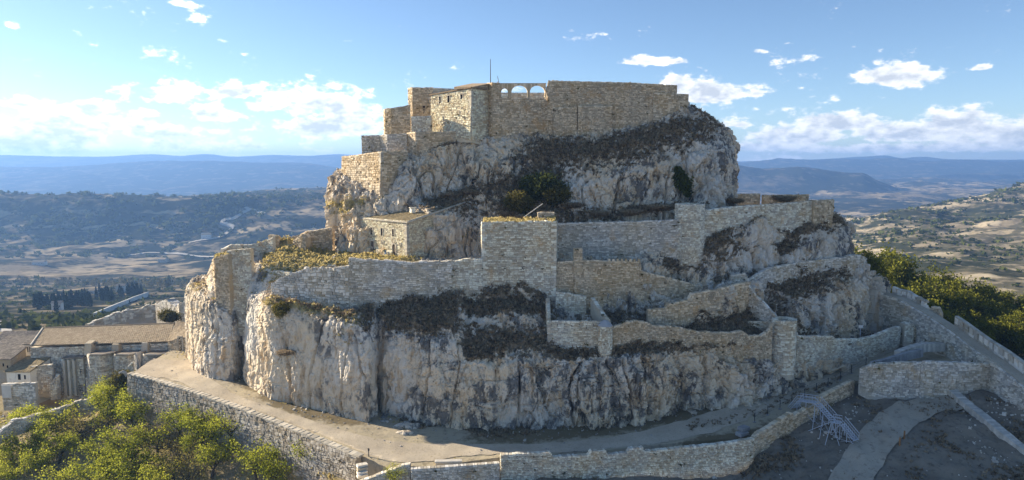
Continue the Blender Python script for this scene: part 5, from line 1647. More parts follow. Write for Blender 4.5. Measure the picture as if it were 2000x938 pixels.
wall('broken_pillar', 'tall pale broken wall fragment in front of the church', 'ruin', [(263, 695, 745, 143.6), (268, 694, 742, 143.0), (274, 716, 742, 143.2)], M_PALESTONE, 1.6, (.5, .4), .2, 0)
wall('broken_pillar', 'short dark wall fragment beside the pale church fragment', 'ruin', [(250, 714, 742, 145), (262, 706, 742, 144.4)], M_OLDWALL, 1.0, (.45, .3), .25, .05)

# ---------------------------------------------------------------- town houses at the left edge
def town_house(name, label, px0, px1, top, foot, Y, depth, rise, mat, roofm, wins=(), slope=1, skew=0.0):
    a, b = P(px0, top, Y + skew), P(px1, top, Y)
    zf = P(px0, foot, Y)[2] - 3
    r = empty(name, [(a[0] + b[0]) / 2, Y, zf + 3], label=label, category='house')
    org = np.array(r.location)
    t = (b - a)[:2]; t = t / np.linalg.norm(t)
    n = np.array([-t[1], t[0], 0]) * depth
    up = np.array([0, 0, rise])
    zlow = lambda p: np.array([p[0], p[1], zf])
    mb = MB()
    mb.hexa([zlow(a), zlow(b), zlow(b + n), zlow(a + n), a, b, b + n + up * (1 if slope == 1 else 0), a + n + up * (1 if slope == 1 else 0)])
    mb.build('wall', mat, r, origin=org)
    o = np.r_[t, 0] * .35; e = -n / depth * .4
    if slope == 1:
        tiled_plane('roof', a - o + e - up / depth * .4 + [0, 0, .2], b + o + e - up / depth * .4 + [0, 0, .2], b + n + o + up + [0, 0, .2], a + n - o + up + [0, 0, .2], roofm, r, .5, 12, org)
    else:
        m0, m1 = a + n / 2 - o + up, b + n / 2 + o + up
        tiled_plane('roof', a - o + e + [0, 0, .15], b + o + e + [0, 0, .15], m1 + [0, 0, .15], m0 + [0, 0, .15], roofm, r, .5, 10, org)
        tiled_plane('roof', b + n + o - e + [0, 0, .15], a + n - o - e + [0, 0, .15], m0 + [0, 0, .15], m1 + [0, 0, .15], roofm, r, .5, 10, org)
    pts = [(px0, top, foot, Y + skew), (px1, top, foot, Y)]
    for wv in wins:
        face_window(r, pts, *wv, name='window')
    return r
h = town_house('town_house', 'white house with tall chimney block beside the church', 46, 63, 673, 712, 156, 5, .6, M_WHITE, M_ROOF2, [(54, 56, 678, 688), (58, 60, 678, 688)])
h = town_house('town_house', 'long white house below the dark roof left of the church', 5, 48, 700, 735, 158, 6, 1.8, M_WHITE, M_ROOF2, [(37, 44, 696, 702), (10, 13, 708, 716)], 1, 1.5)
h = town_house('town_house', 'dark roofed house at the left edge with small dormer windows', -30, 44, 692, 720, 166, 9, 2.2, M_WHITE, M_ROOF2, [(20, 22, 694, 698), (27, 29, 693, 697)])
h = town_house('town_house', 'brown roofed old house in the left corner below the white house', -20, 20, 702, 748, 150, 5, 1.3, M_OLDWALL, M_ROOF2, [(6, 9, 710, 716), (14, 17, 714, 719)])
h = town_house('town_house', 'half ruined farmhouse with sagging tile roof by the west wall', 12, 58, 726, 768, 147, 6, 1.7, M_OLDWALL, M_ROOF3, [(36, 41, 731, 742), (48, 51, 733, 741)], 1, 1.0)
h = town_house('town_house', 'far dark house roof below the dry field', -10, 60, 668, 690, 185, 8, 2, M_WHITE, M_ROOF2, [], 2)
wp = [(60, 716, 766, 148.5), (104, 712, 766, 149.2)]
w, i = wall('ruin_wall', 'ruined wall with a bricked round arch below the church', 'ruin', wp, M_OLDWALL, .8, (.45, .3), .12, .05)
face_window(w, wp, 80, 99, 733, 760, 'arch_infill', M_TILE, arch=True, frame=(.4, M_COPE))
wq = [(4, 750, 792, 143.0), (70, 748, 792, 142.4)]
w, i = wall('ruin_wall', 'patched grey plaster wall in the lower left corner', 'ruin', wq, M_GREY, .7, (.5, .34), .04, .03)
mb = MB(); a = P(14, 777, 142.4)
mb.box(a + [0, 0, 1.4], (2.0, .12, 2.8)); mb.build('plaster_patch', M_WHITE, w, origin=w.location)
wall('ruin_wall', 'broken stone wall end between ruined arch and west recess', 'ruin', [(98, 752, 772, 146.5), (110, 738, 770, 147), (118, 730, 768, 148)], M_OLDWALL, .8, (.45, .3), .3, .05)
wall('grove_wall', 'tumbled rubble wall along the upper edge of the grove', 'wall', [(-10, 850, 862, 124), (30, 822, 840, 128), (90, 806, 822, 133), (150, 786, 802, 137), (215, 764, 785, 139.5), (245, 745, 775, 139.5)], M_GREY, .9, (.55, .38), .25, .06)
# arched end block of the retaining wall
mb = MB(); q = P(240, 735, 138.5)
mb.tube([q + [-.9, 0, -1.5], q + [-.9, 0, 0], q + [-.55, 0, .7], q + [0, 0, .95], q + [.55, 0, .7], q + [.9, 0, 0]], .35, 6)
mb.build('stone_arch', M_PALESTONE, None, origin=q, label='small rounded stone arch at the far end of the retaining wall', category='arch').location = q

# ---------------------------------------------------------------- cemetery and ruins beyond the church
cw = [(x, t - 1, t + 7, on_ground(x, t + 7, FARL)[1]) for x, t in ((186, 612), (225, 596), (265, 580), (291, 571))]
w, i = wall('cemetery_wall', 'long white cemetery wall beyond the church', 'wall', cw, M_WHITE, 1.2, (2.0, 1.2), 0, 0, flat_top=True, proud=.02, sink=6)
for k in range(3):
    pa = P([196, 222, 255][k], [596, 588, 576][k], 545 + 18 * k)
def small_building(label, px, py, Y, sx, sy, sz, rz, mat, roofm):
    q = on_ground(px, py, FARL)
    r = empty('small_building', q, rz, label=label, category='building')
    mb = MB(); mb.box([0, 0, sz / 2 - 1], (sx, sy, sz + 2)); mb.build('wall', mat, r)
    mb = MB(); mb.prism([(-sx / 2 - .4, -sy / 2 - .4, sz), (-sx / 2 - .4, sy / 2 + .4, sz), (-sx / 2 - .4, 0, sz + sy * .28)], (sx + .8, 0, 0)); mb.build('roof', roofm, r)
    mb = MB(); mb.box([-sx * .22, -sy / 2 - .03, 1.1], (1.0, .1, 2.2)); mb.build('door', M_WOOD, r)
    for k in (0.1, .32):
        mb = MB(); mb.box([sx * k, -sy / 2 - .03, sz * .6], (.9, .1, 1.1)); mb.build('window', M_OPENING_SHADE, r)
    return r
small_building('white chapel hut among the cypresses at the cemetery entrance', 112, 606, 520, 7, 6, 6, .3, M_WHITE, M_ROOF2)
small_building('pale cemetery building between two cypress clumps', 187, 574, 640, 14, 6, 4, .1, M_WHITE, M_ROOF)
small_building('white mausoleum at the right end of the cypresses', 236, 571, 640, 10, 7, 8, .1, M_WHITE, M_ROOF2)
small_building('tiny white farmhouse on the valley floor below the blue hillside', 77, 518, 1350, 22, 12, 6, .1, M_WHITE, M_ROOF)
small_building('pale farmhouse beside the winding valley track', 402, 466, 1800, 22, 14, 9, .2, M_WHITE, M_ROOF)
small_building('small stone farmhouse on the terraces near the winding track', 318, 512, 1450, 18, 10, 7, -.2, M_OLDWALL, M_ROOF)
wall('ruin_wall', 'old scalloped stone wall stretching behind the church roof', 'wall', [(172, 634, 652, 230), (203, 622, 640, 236), (222, 614, 634, 240), (246, 606, 626, 244), (270, 604, 620, 247), (305, 594, 615, 250)], M_OLDWALL, 1.2, (.8, .6), .5, .03, sink=4)
wall('ruin_wall', 'grey ruined houses wall left of the leftmost cliff', 'ruin', [(304, 592, 622, 232), (325, 586, 622, 228), (345, 600, 624, 224), (350, 592, 620, 222), (372, 588, 622, 220)], M_GREY, 3.0, (.8, .55), .5, .06, sink=4)
# valley track and the dirt road near the field
def ribbon(name, pts, wid, mat, lift, grids, cross=(-1, 0, 1)):
    b = np.vstack([g[..., :3].reshape(-1, 3) for g in grids])
    C = np.array([on_ground(px, py, grids[0]) for px, py in pts])
    t = np.linspace(0, len(C) - 1, len(C) * 10)
    C = np.stack([hermite(np.arange(len(C), dtype=float), t, C[:, k]) for k in range(3)], 1)
    d = np.gradient(C, axis=0)[:, :2]; d /= np.linalg.norm(d, axis=1)[:, None] + 1e-9
    n = np.c_[d[:, 1], -d[:, 0], np.zeros(len(d))] * wid / 2
    rows = []
    for s in cross:
        q = C + s * n * (1 + .12 * pnoise(C * .25)[:, None] if len(cross) > 3 else 1)
        for i_ in range(len(q)):
            dd = ((b[:, :2] - q[i_, :2]) ** 2).sum(1)
            k = np.argpartition(dd, 4)[:4]
            q[i_, 2] = b[k, 2].max() + lift
        rows.append(q)
    G = np.stack(rows)
    F = grid_faces(len(cross), len(C))
    if grid_normals(G)[..., 2].mean() < 0:
        F = F[:, ::-1]
    return link(name, mesh_from(name, G.reshape(-1, 3), F, mat, None, True), None, kind='structure')
ribbon('valley_track', [(478, 408), (502, 414), (514, 420), (490, 412), (455, 430), (440, 432), (432, 438), (452, 446), (446, 456), (434, 462), (410, 468), (370, 476)], 11, M_PALESTONE, 1.2, [FARL])
ribbon('valley_track', [(-5, 630), (8, 640), (14, 652), (8, 664), (-6, 672)], 5, M_PALESTONE, .4, [FARL])
ribbon('valley_track', [(250, 500), (300, 495), (360, 497), (420, 503)], 9, M_PALESTONE, 1.0, [FARL])

# ---------------------------------------------------------------- metal stairs over the front wall
st = empty('metal_staircase', P(1610, 872, 107), label='galvanised scaffold staircase climbing over the front wall', category='staircase')
so = np.array(st.location)
def steel(name, segs, r=.045, mat=None):
    mb = MB()
    for a, b in segs:
        mb.tube([a, b], r, 5)
    return mb.build(name, mat or M_STEEL, st, origin=so)
I0 = P(1534, 812, 117.4); T0 = P(1557, 784, 114.8); T1 = P(1592, 789, 112.6); L0 = P(1624, 826, 109.0); L1 = P(1641, 829, 108.2); G1 = P(1668, 862, 106.0)
def side(a, b, wid=1.25):
    d = (b - a)[:2]; d = d / np.linalg.norm(d)
    return np.array([-d[1], d[0], 0]) * wid
for nm, a, b, nt_ in (('stair_flight', I0, T0, 8), ('deck', T0, T1, 0), ('stair_flight', T1, L0, 10), ('deck', L0, L1, 0), ('stair_flight', L1, G1, 10)):
    sd = side(a, b)
    mb = MB()
    if nt_:
        for k in range(nt_):
            c = a + (b - a) * (k + .5) / nt_ + sd / 2
            mb.box(c, (.34, 1.2, .05), math.atan2((b - a)[1], (b - a)[0]))
        mb.tube([a, b], .06, 4); mb.tube([a + sd, b + sd], .06, 4)
    else:
        mb.hexa([a, b, b + sd, a + sd, a + [0, 0, .07], b + [0, 0, .07], b + sd + [0, 0, .07], a + sd + [0, 0, .07]])
    mb.build(nm, M_STEEL, st, origin=so)
    h = np.array([0, 0, 1.1])
    for off in (np.zeros(3), sd):
        mb = MB()
        mb.tube([a + off + h, b + off + h], .05, 5)
        mb.tube([a + off + h * .5, b + off + h * .5], .035, 4)
        nb = max(3, int(np.linalg.norm(b - a) / .45))
        for k in range(nb + 1):
            c = a + (b - a) * k / nb + off
            mb.tube([c, c + h], .022, 4)
        mb.build('handrail', M_STEEL, st, origin=so)
def gz(p):
    return np.array([p[0], p[1], ground_z(p[0], p[1], [YG, TG]) - .1])
for a, b in ((T0, T1), (T1, L0), (L0, L1), (L1, G1)):
    sd = side(a, b)
    for k in (0, .5):
        for off in (np.zeros(3), sd):
            c = a + (b - a) * k + off
            g_ = gz(c)
            steel('standard', [(g_, c)], .05)
            mb = MB(); mb.box(g_ + [0, 0, .12], (.6, .35, .12), .4); mb.build('sole_board', M_WOOD, st, origin=so)
    c0, c1 = a, b
    steel('brace', [(gz(c0), c1), (gz(c1), c0)], .035)
    steel('brace', [(gz(c0 + sd), c1 + sd), (gz(c0), c0 + sd)], .035)
    steel('ledger', [(gz(c0) + [0, 0, .4], gz(c1) + [0, 0, .4]), (gz(c0 + sd) + [0, 0, .4], gz(c1 + sd) + [0, 0, .4])], .035)
spread = [P(1576, 858, 110.2), P(1611, 873, 106.8), P(1640, 868, 106.6)]
for p in spread:
    steel('raker', [(gz(p), L0 + [0, 0, .2])], .045)
steel('raker', [(gz(P(1586, 850, 110)), T1), (gz(P(1600, 866, 108)), T1 * .5 + L0 * .5)], .045)

# ---------------------------------------------------------------- fence posts beside the path
posts = [(1473, 826), (1499, 812), (1523, 800), (1547, 789), (1570, 778), (1594, 766), (1617, 755), (1640, 743), (1662, 731), (1690, 716)]
words = ['first', 'second', 'third', 'fourth', 'fifth', 'sixth', 'seventh', 'eighth', 'ninth', 'tenth']
tops = []
for k, (px, py) in enumerate(posts):
    q = on_ground(px, py, TG)
    r = empty('fence_post', q, label=words[k] + ' dark metal fence post along the path, counted from the front', category='fence post', group='fence posts along the path')
    mb = MB(); mb.tube([(0, 0, -.2), (0, 0, 1.7)], .06, 6); mb.build('post', M_DARKMETAL, r)
    mb = MB(); mb.box((0, 0, .08), (.5, .3, .18)); mb.build('foot', M_GREYSLAB, r)
    tops.append(q)
mb = MB()
for a, b in zip(tops[:-1], tops[1:]):
    for h in (.5, 1.0, 1.55):
        mb.tube([a + [0, 0, h], b + [0, 0, h]], .012, 3)
mb.build('fence_wire', M_DARKMETAL, None, origin=tops[0], label='thin wires strung between the path fence posts', category='wire').location = tops[0]

# ---------------------------------------------------------------- stones, blocks, low kerbs
def boulder(name, label, q, size, mat=None, group=None, seed=0, parent=None):
    bm = bmesh.new()
    bmesh.ops.create_icosphere(bm, subdivisions=3, radius=1.0)
    V = np.array([v.co[:] for v in bm.verts]); F = [tuple(v.index for v in f.verts) for f in bm.faces]
    bm.free()
    g, cv, tl = worley(V * 1.3 + seed * 5.1)
    V = V * (1 + .35 * fbm(V * .9 + seed * 3.3, 3) + .25 * tl)[:, None]
    V[:, 2] = np.maximum(V[:, 2], -.45)
    V = V * np.array(size)
    me = mesh_from(name, V, F, mat or M_ROCK, {'veg': np.zeros(len(V)), 'moss': np.zeros(len(V))})
    o = link(name, me, parent, label=label, category='boulder', group=group) if parent is None else link(name, me, parent)
    o.location = q
    return o
for k, (px, py, s, lb) in enumerate([
    (424, 733, (.7, .6, .6), 'small pale rock at the foot of the leftmost cliff'),
    (440, 727, (1.2, .9, 1.0), 'rounded grey rock lying before the cleft of the left cliff'),
    (462, 724, (2.6, 1.0, .8), 'long flat slab rock across the mouth of the left cleft'),
    (796, 832, (2.3, 1.0, .55), 'low flat boulder in shade beside the path'),
    (790, 846, (1.5, .8, .4), 'smaller flat boulder just below the shaded one by the path'),
    (1440, 786, (.8, .6, .45), 'white loose stone on the verge below the right cliff'),
    (1456, 772, (.9, .6, .5), 'pale loose stone pair on the verge under the lower tower'),
    (1560, 712, (.9, .9, 1.3), 'upright grey rock right of the lower round tower'),
    (402, 715, (1.6, 1.2, 3.0), 'dark pointed rock leaning on the leftmost cliff'),
    (500, 745, (2.0, 1.4, 3.4), 'dark mossy pointed rock left of the main sunlit cliff'),
]):
    q = on_ground(px, py, TG)
    boulder('boulder', lb, q, s, seed=k + 1)
# rubble heap under the cleft
RUB = ['loose pale stone in the rubble heap under the deep cleft'] * 26
for k in range(26):
    px, py = 745 + random.random() * 85, 812 + random.random() * 18
    q = on_ground(px, py, TG) + [0, random.uniform(0, 1.2), .1]
    s = random.uniform(.2, .5)
    boulder('rubble_stone', RUB[k], q, (s * 1.2, s, s * .7), group='rubble under the cleft', seed=k + 30)
# cut blocks by the rising wall
q = on_ground(1450, 850, TG)
for k, (dx, dy, dz, lb) in enumerate([(0, 0, .35, 'large cut stone block lying at the bend of the front wall'), (.4, .6, .95, 'cut stone slab resting on the block at the wall bend')]):
    mb = MB(); mb.box((0, 0, 0), (2.0 - .3 * k, 1.2, .55), .5, .93, .06)
    mb.build('stone_block', M_GREYSLAB, None, label=lb, category='stone block').location = q + [dx, dy, dz]
q = on_ground(875, 910, TG)
mb = MB(); mb.box((0, 0, .28), (4.0, .7, .55), .06, .95, .06)
b_ = mb.build('stone_bench', M_PALE, None, label='long low stone bench on the sunlit ground behind the front parapet', category='bench'); b_.location = q
mb = MB(); mb.box((0, 0, .60), (4.2, .8, .14), .06, .98, .04); mb.build('seat', M_PALESTONE, b_)
q = on_ground(719, 903, TG)
mb = MB(); mb.tube([(0, 0, 0), (0, 0, 1.2), (-.08, 0, 1.35)], .08, 6)
r = mb.build('marker_post', M_DARKMETAL, None, label='short dark marker post near the end of the retaining wall', category='post'); r.location = q
mb = MB(); mb.box((0, -.03, 1.15), (.28, .05, .4), .2); mb.build('plate', M_DARKMETAL, r)
q = PZ(707, 905, 4.3)
mb = MB()
for k in range(4):
    mb.box((.1 * k, -.45 * k, -.35 * k - .3), (1.6, .9, .36), .5, .95, .06)
mb.build('stone_steps', M_GREY, None, label='worn stone steps going down beside the retaining wall end', category='steps').location = q
# curved pale kerb by the gate and the pale ridge wall in the yard
def kerb(name, label, pts, wid, hgt, mat, cat):
    C = np.array(pts, float)
    t = np.linspace(0, len(C) - 1, len(C) * 6)
    C = np.stack([hermite(np.arange(len(C), dtype=float), t, C[:, k]) for k in range(3)], 1)
    d = np.gradient(C, axis=0)[:, :2]; d /= np.linalg.norm(d, axis=1)[:, None]
    n = np.c_[-d[:, 1], d[:, 0], np.zeros(len(d))] * wid / 2
    r = empty(name, C[0], label=label, category=cat)
    for i_ in range(len(C) - 1):
        mb = MB()
        z0 = np.array([0, 0, -1.2]); z1 = np.array([0, 0, hgt + random.uniform(-.03, .03)])
        mb.hexa([C[i_] - n[i_] + z0, C[i_ + 1] - n[i_ + 1] + z0, C[i_ + 1] + n[i_ + 1] + z0, C[i_] + n[i_] + z0,
                 C[i_] - n[i_] * .9 + z1, C[i_ + 1] - n[i_ + 1] * .9 + z1, C[i_ + 1] + n[i_ + 1] * .9 + z1, C[i_] + n[i_] * .9 + z1])
        mb.build('capstone', mat, r, origin=C[0])
    return r
kerb('curved_kerb', 'pale curved stone kerb above the dark hollow by the gate', [P(1752, 690, 126), P(1775, 681, 127), P(1805, 674, 128), P(1842, 673, 128.5)], 1.4, .35, M_PALESTONE, 'kerb')
kerb('curved_kerb', 'lower pale stone edge curving round the dark hollow', [P(1702, 710, 120), P(1730, 703, 121.5), P(1765, 692, 123.5), P(1800, 684, 125)], .8, .25, M_GREYSLAB, 'kerb')
yp = [(1856, 768), (1870, 778), (1890, 795), (1915, 815), (1945, 838), (1975, 862), (1996, 880), (2030, 905)]
kerb('ridge_wall', 'pale smooth topped low wall slanting down across the yard', [on_ground(x, y, YG) for x, y in yp], 1.7, .75, M_PALESTONE, 'wall')
for k, (px, py) in enumerate([(1755, 872), (1764, 858)]):
    q = on_ground(px, py, YG)
    mb = MB(); mb.box((0, 0, .6), (.18, .18, 1.5), .3, .9, .02)
    mb.build('wooden_stake', mat_plain('stake_wood', (.30, .16, .07), .9), None, label=['rusty brown stake in the yard, the nearer one', 'rusty brown stake in the yard, the farther one'][k], category='stake').location = q
q = P(1700, 648, 134.5)
for k, (px, py, lb) in enumerate([(1680, 655, 'white information sign on a thin post below the right cliff'), (1664, 668, 'small dark litter bin behind the path wall')]):
    q = P(px, py, 133.5)
    r = empty('sign_post' if k == 0 else 'litter_bin', q, label=lb, category='sign' if k == 0 else 'bin')
    if k == 0:
        mb = MB(); mb.tube([(0, 0, -1), (0, 0, 1.6)], .06, 6); mb.build('post', M_STEEL, r)
        mb = MB(); mb.box((0, -.06, 1.8), (.9, .06, .6)); mb.build('panel', M_WHITE, r)
    else:
        mb = MB(); mb.tube([(0, 0, -.6), (0, 0, .9)], .35, 10); mb.build('body', M_STEEL, r)
        mb = MB(); mb.tube([(0, 0, .92), (0, 0, 1.05)], [.38, .3], 10); mb.build('lid', M_DARKMETAL, r)

M_TRACK = ground_material('track_earth', (0.46, 0.40, 0.31), (0.40, 0.345, 0.265), (0.14, 0.12, 0.07))
ribbon('dirt_track', [(1640, 990), (1660, 940), (1688, 890), (1725, 845), (1770, 812), (1830, 790), (1880, 778)], 5.5, M_TRACK, .12, [YG], np.linspace(-1, 1, 11))

q = P(927, 354, 146.6)
mb = MB(); mb.box((0, 0, 0), (1.0, 2.5, 1.1), 0, .9, .08)
mb.build('cave_opening', M_OPENING_SHADE, None, label='small square dark opening cut in the rock below the castle', category='opening').location = q  # solid block, the shade of the opening is in its colour
# ---------------------------------------------------------------- foliage materials
def leaf_material(name, lo, hi, trans=0.35, lo2=None):
    m = bpy.data.materials.new(name)
    m.use_nodes = True
    nt = m.node_tree
    nt.nodes.clear()
    out = nt.nodes.new('ShaderNodeOutputMaterial')
    at = nt.nodes.new('ShaderNodeAttribute'); at.attribute_name = 'tone'
    oi = nt.nodes.new('ShaderNodeObjectInfo')
    ad = nt.nodes.new('ShaderNodeMath'); ad.operation = 'MULTIPLY_ADD'
    nt.links.new(oi.outputs['Random'], ad.inputs[0]); ad.inputs[1].default_value = 0.45
    sb = nt.nodes.new('ShaderNodeMath'); sb.operation = 'SUBTRACT'
    nt.links.new(at.outputs['Fac'], sb.inputs[0]); sb.inputs[1].default_value = 0.22
    nt.links.new(sb.outputs[0], ad.inputs[2])
    cr = nt.nodes.new('ShaderNodeValToRGB')
    cr.color_ramp.elements[0].color = lo + (1,)
    cr.color_ramp.elements[1].color = hi + (1,)
    if lo2:
        e = cr.color_ramp.elements.new(0.25); e.color = lo2 + (1,)
    nt.links.new(ad.outputs[0], cr.inputs[0])
    d = nt.nodes.new('ShaderNodeBsdfDiffuse')
    t = nt.nodes.new('ShaderNodeBsdfTranslucent')
    mx = nt.nodes.new('ShaderNodeMixShader'); mx.inputs[0].default_value = trans
    for n in (d, t):
        nt.links.new(cr.outputs[0], n.inputs['Color'])
    nt.links.new(d.outputs[0], mx.inputs[1]); nt.links.new(t.outputs[0], mx.inputs[2])
    nt.links.new(mx.outputs[0], out.inputs['Surface'])
    return m

M_ALMOND = leaf_material('almond_leaves', (0.09, 0.11, 0.015), (0.50, 0.50, 0.06), 0.5, (0.22, 0.25, 0.028))
M_ALMOND_DRY = leaf_material('thinning_leaves', (0.16, 0.13, 0.05), (0.30, 0.26, 0.08), 0.4)
M_PINE = leaf_material('pine_needles', (0.045, 0.06, 0.014), (0.20, 0.20, 0.03), 0.3)
M_CYP = leaf_material('cypress_leaves', (0.012, 0.020, 0.012), (0.035, 0.05, 0.022), 0.1)
M_POP = leaf_material('riverside_leaves', (0.10, 0.10, 0.05), (0.28, 0.24, 0.12), 0.3)
M_SCRUB = leaf_material('dry_scrub', (0.11, 0.085, 0.055), (0.44, 0.35, 0.23), 0.25, (0.21, 0.16, 0.10))
M_GRASS = leaf_material('dry_grass', (0.36, 0.30, 0.10), (0.66, 0.55, 0.27), 0.5)
M_EVER = leaf_material('evergreen_leaves', (0.028, 0.038, 0.014), (0.115, 0.13, 0.034), 0.25)
M_OLIVE = leaf_material('olive_bush_leaves', (0.06, 0.058, 0.018), (0.20, 0.17, 0.045), 0.3)
M_BARK = mat_plain('dark_bark', (0.085, 0.07, 0.055), 0.95, 0.35, 4.0)
M_BARK2 = mat_plain('pine_bark', (0.11, 0.08, 0.055), 0.95, 0.35, 3.0)

def leaf_tris(C, size, rng, flat=0.0):
    """one random triangle per centre"""
    n = len(C)
    a = rng.normal(size=(n, 3)); a /= np.linalg.norm(a, axis=1)[:, None]
    b = rng.normal(size=(n, 3)); b -= a * (a * b).sum(1)[:, None]; b /= np.linalg.norm(b, axis=1)[:, None]
    s = (size * rng.uniform(0.6, 1.35, n))[:, None]
    V = np.stack([C - a * s, C + a * s * 0.5 + b * s * 0.8, C + a * s * 0.5 - b * s * 0.8], 1).reshape(-1, 3)
    return V, np.arange(3 * n).reshape(-1, 3)

def branch_skel(rng, h, spread, n_limb, lean=0.0, first=0.35):
    """trunk, limbs and twigs: list of (points, radii), and the twig ends"""
    segs, tips = [], []
    bend = rng.normal(0, 0.10, 2) * h + np.array([lean, 0])
    tr = [np.zeros(3)]
    hz = h * first
    for k in range(1, 5):
        f = k / 4
        tr.append(np.array([bend[0] * f * f * .5 + rng.normal(0, .05), bend[1] * f * f * .5 + rng.normal(0, .05), hz * f]))
    r0 = 0.035 * h
    segs.append((tr, np.linspace(r0 * 1.3, r0 * .8, 5)))
    for i in range(n_limb):
        az = 2 * math.pi * (i + rng.uniform(-.3, .3)) / n_limb
        le = h * rng.uniform(.42, .66)
        el = rng.uniform(.55, 1.15)
        p = tr[-1 - (i % 2)].copy()
        pts = [p]
        d = np.array([math.cos(az) * math.cos(el), math.sin(az) * math.cos(el), math.sin(el)])
        for k in range(4):
            d = d + rng.normal(0, .16, 3); d[2] += .05; d /= np.linalg.norm(d)
            p = p + d * le / 4 * np.array([spread, spread, 1])
            pts.append(p)
        segs.append((pts, np.linspace(r0 * .55, r0 * .16, 5)))
        for k in range(1, 5):
            for s in range(3 if k > 1 else 1):
                q = pts[k]
                d2 = d * .35 + rng.normal(0, .65, 3); d2[2] += .22; d2 /= np.linalg.norm(d2)
                e = q + d2 * h * rng.uniform(.12, .24) * np.array([spread, spread, 1])
                m_ = (q + e) / 2 + rng.normal(0, .03 * h, 3)
                segs.append(([q, m_, e], [r0 * .16, r0 * .10, r0 * .04]))
                tips += [m_, e]
        tips.append(pts[-1])
    return segs, np.array(tips)

def tree_proto(name, seed, h, spread, n_limb, per, size, lmat, bmat, clump, lean=0.0, first=.35, keep=1.0):
    rng = np.random.default_rng(seed)
    segs, tips = branch_skel(rng, h, spread, n_limb, lean, first)
    if keep < 1:
        tips = tips[rng.random(len(tips)) < keep]
    mb = MB()
    for pts, rad in segs:
        mb.tube(pts, rad, 5, .4)
    trunk = mesh_from('trunk', np.vstack(mb.V), mb.F, bmat, {'tone': np.concatenate(mb.A)}, True)
    C, T = [], []
    for t in tips:
        k = rng.poisson(per)
        off = rng.normal(0, 1, (k, 3)) * np.array([clump, clump, clump * .7])
        C.append(t + off)
        T.append(np.clip(rng.normal(rng.uniform(.25, .75), .14, k) + .25 * off[:, 2] / clump, 0, 1))
    C, T = np.vstack(C), np.concatenate(T)
    V, F = leaf_tris(C, size, rng)
    crown = mesh_from('crown', V, F, lmat, {'tone': np.repeat(T, 3)})
    return trunk, crown

def plant(name, trunk, crown, loc, sc, rz, label, category, group=None, tname='trunk', cname='crown'):
    r = empty(name, loc, rz, label=label, category=category, group=group)
    r.scale = (sc, sc, sc) if np.isscalar(sc) else tuple(sc)
    if trunk is not None:
        link(tname, trunk, r)
    link(cname, crown, r)
    return r

ORD = ['first', 'second', 'third', 'fourth', 'fifth', 'sixth', 'seventh', 'eighth', 'ninth', 'tenth', 'eleventh', 'twelfth', 'thirteenth', 'fourteenth', 'fifteenth', 'sixteenth']
# ---------------------------------------------------------------- the grove
AP = [tree_proto('almond', 40 + k, 5.6, 1.0 + .15 * (k % 3), 5 + k % 3, [24, 20, 28, 17, 25, 10][k], .12, M_ALMOND if k not in (5,) else M_ALMOND_DRY, M_BARK, [.42, .5, .40, .46, .38, .5][k], first=[.30, .36, .26, .4, .33, .35][k], keep=[.85, .7, .9, .75, .8, .7][k]) for k in range(6)]
spots = [(227, 745), (196, 773), (262, 766), (332, 768), (84, 805), (31, 826), (115, 815), (182, 808), (164, 830), (217, 798), (266, 805), (315, 798), (350, 815), (395, 815), (451, 830),
         (497, 857), (600, 878), (70, 857), (115, 861), (168, 903), (210, 882), (259, 868), (308, 857), (353, 847), (378, 857), (336, 900), (413, 892), (434, 910), (500, 903), (252, 924), (21, 882), (45, 896),
         (87, 889), (308, 926), (140, 930), (465, 896), (8, 917), (546, 920), (405, 850), (75, 925), (205, 930), (370, 925), (-20, 860), (460, 935)]
spots = [q for k, q in enumerate(spots) if k % 4 != 3 or q in ((451, 830), (600, 878))]
rows = {}
for px, py in spots:
    r = 'back' if py < 800 else 'second' if py < 835 else 'third' if py < 870 else 'fourth' if py < 905 else 'front'
    rows.setdefault(r, []).append((px, py))
k = 0
for r, lst in rows.items():
    for j, (px, py) in enumerate(sorted(lst)):
        q = on_ground(px, py + 42, GG)
        v = [0, 1, 2, 3, 4, 0, 2, 5][k % 8] if (px, py) not in ((451, 830), (600, 878)) else 3
        plant('almond_tree', AP[v][0], AP[v][1], q - [0, 0, .15], random.uniform(1.0, 1.5), random.uniform(0, 6.28),
              '%s yellow-green tree from the left in the %s row of the grove' % (ORD[j], r), 'tree', 'almond trees in the grove')
        k += 1
for (px, py, Y, s, lb) in [(480, 905, 100, .42, None)]:
    pass
plant('sapling', AP[3][0], AP[3][1], P(772, 948, 97.0) - [0, 0, .5], .62, 1.0, 'thin yellowish sapling growing in front of the wall end', 'tree')
plant('sapling', AP[2][0], AP[2][1], P(958, 952, 99.0) - [0, 0, 2.2], .48, 2.0, 'small yellow bush tip poking up before the front wall', 'bush')

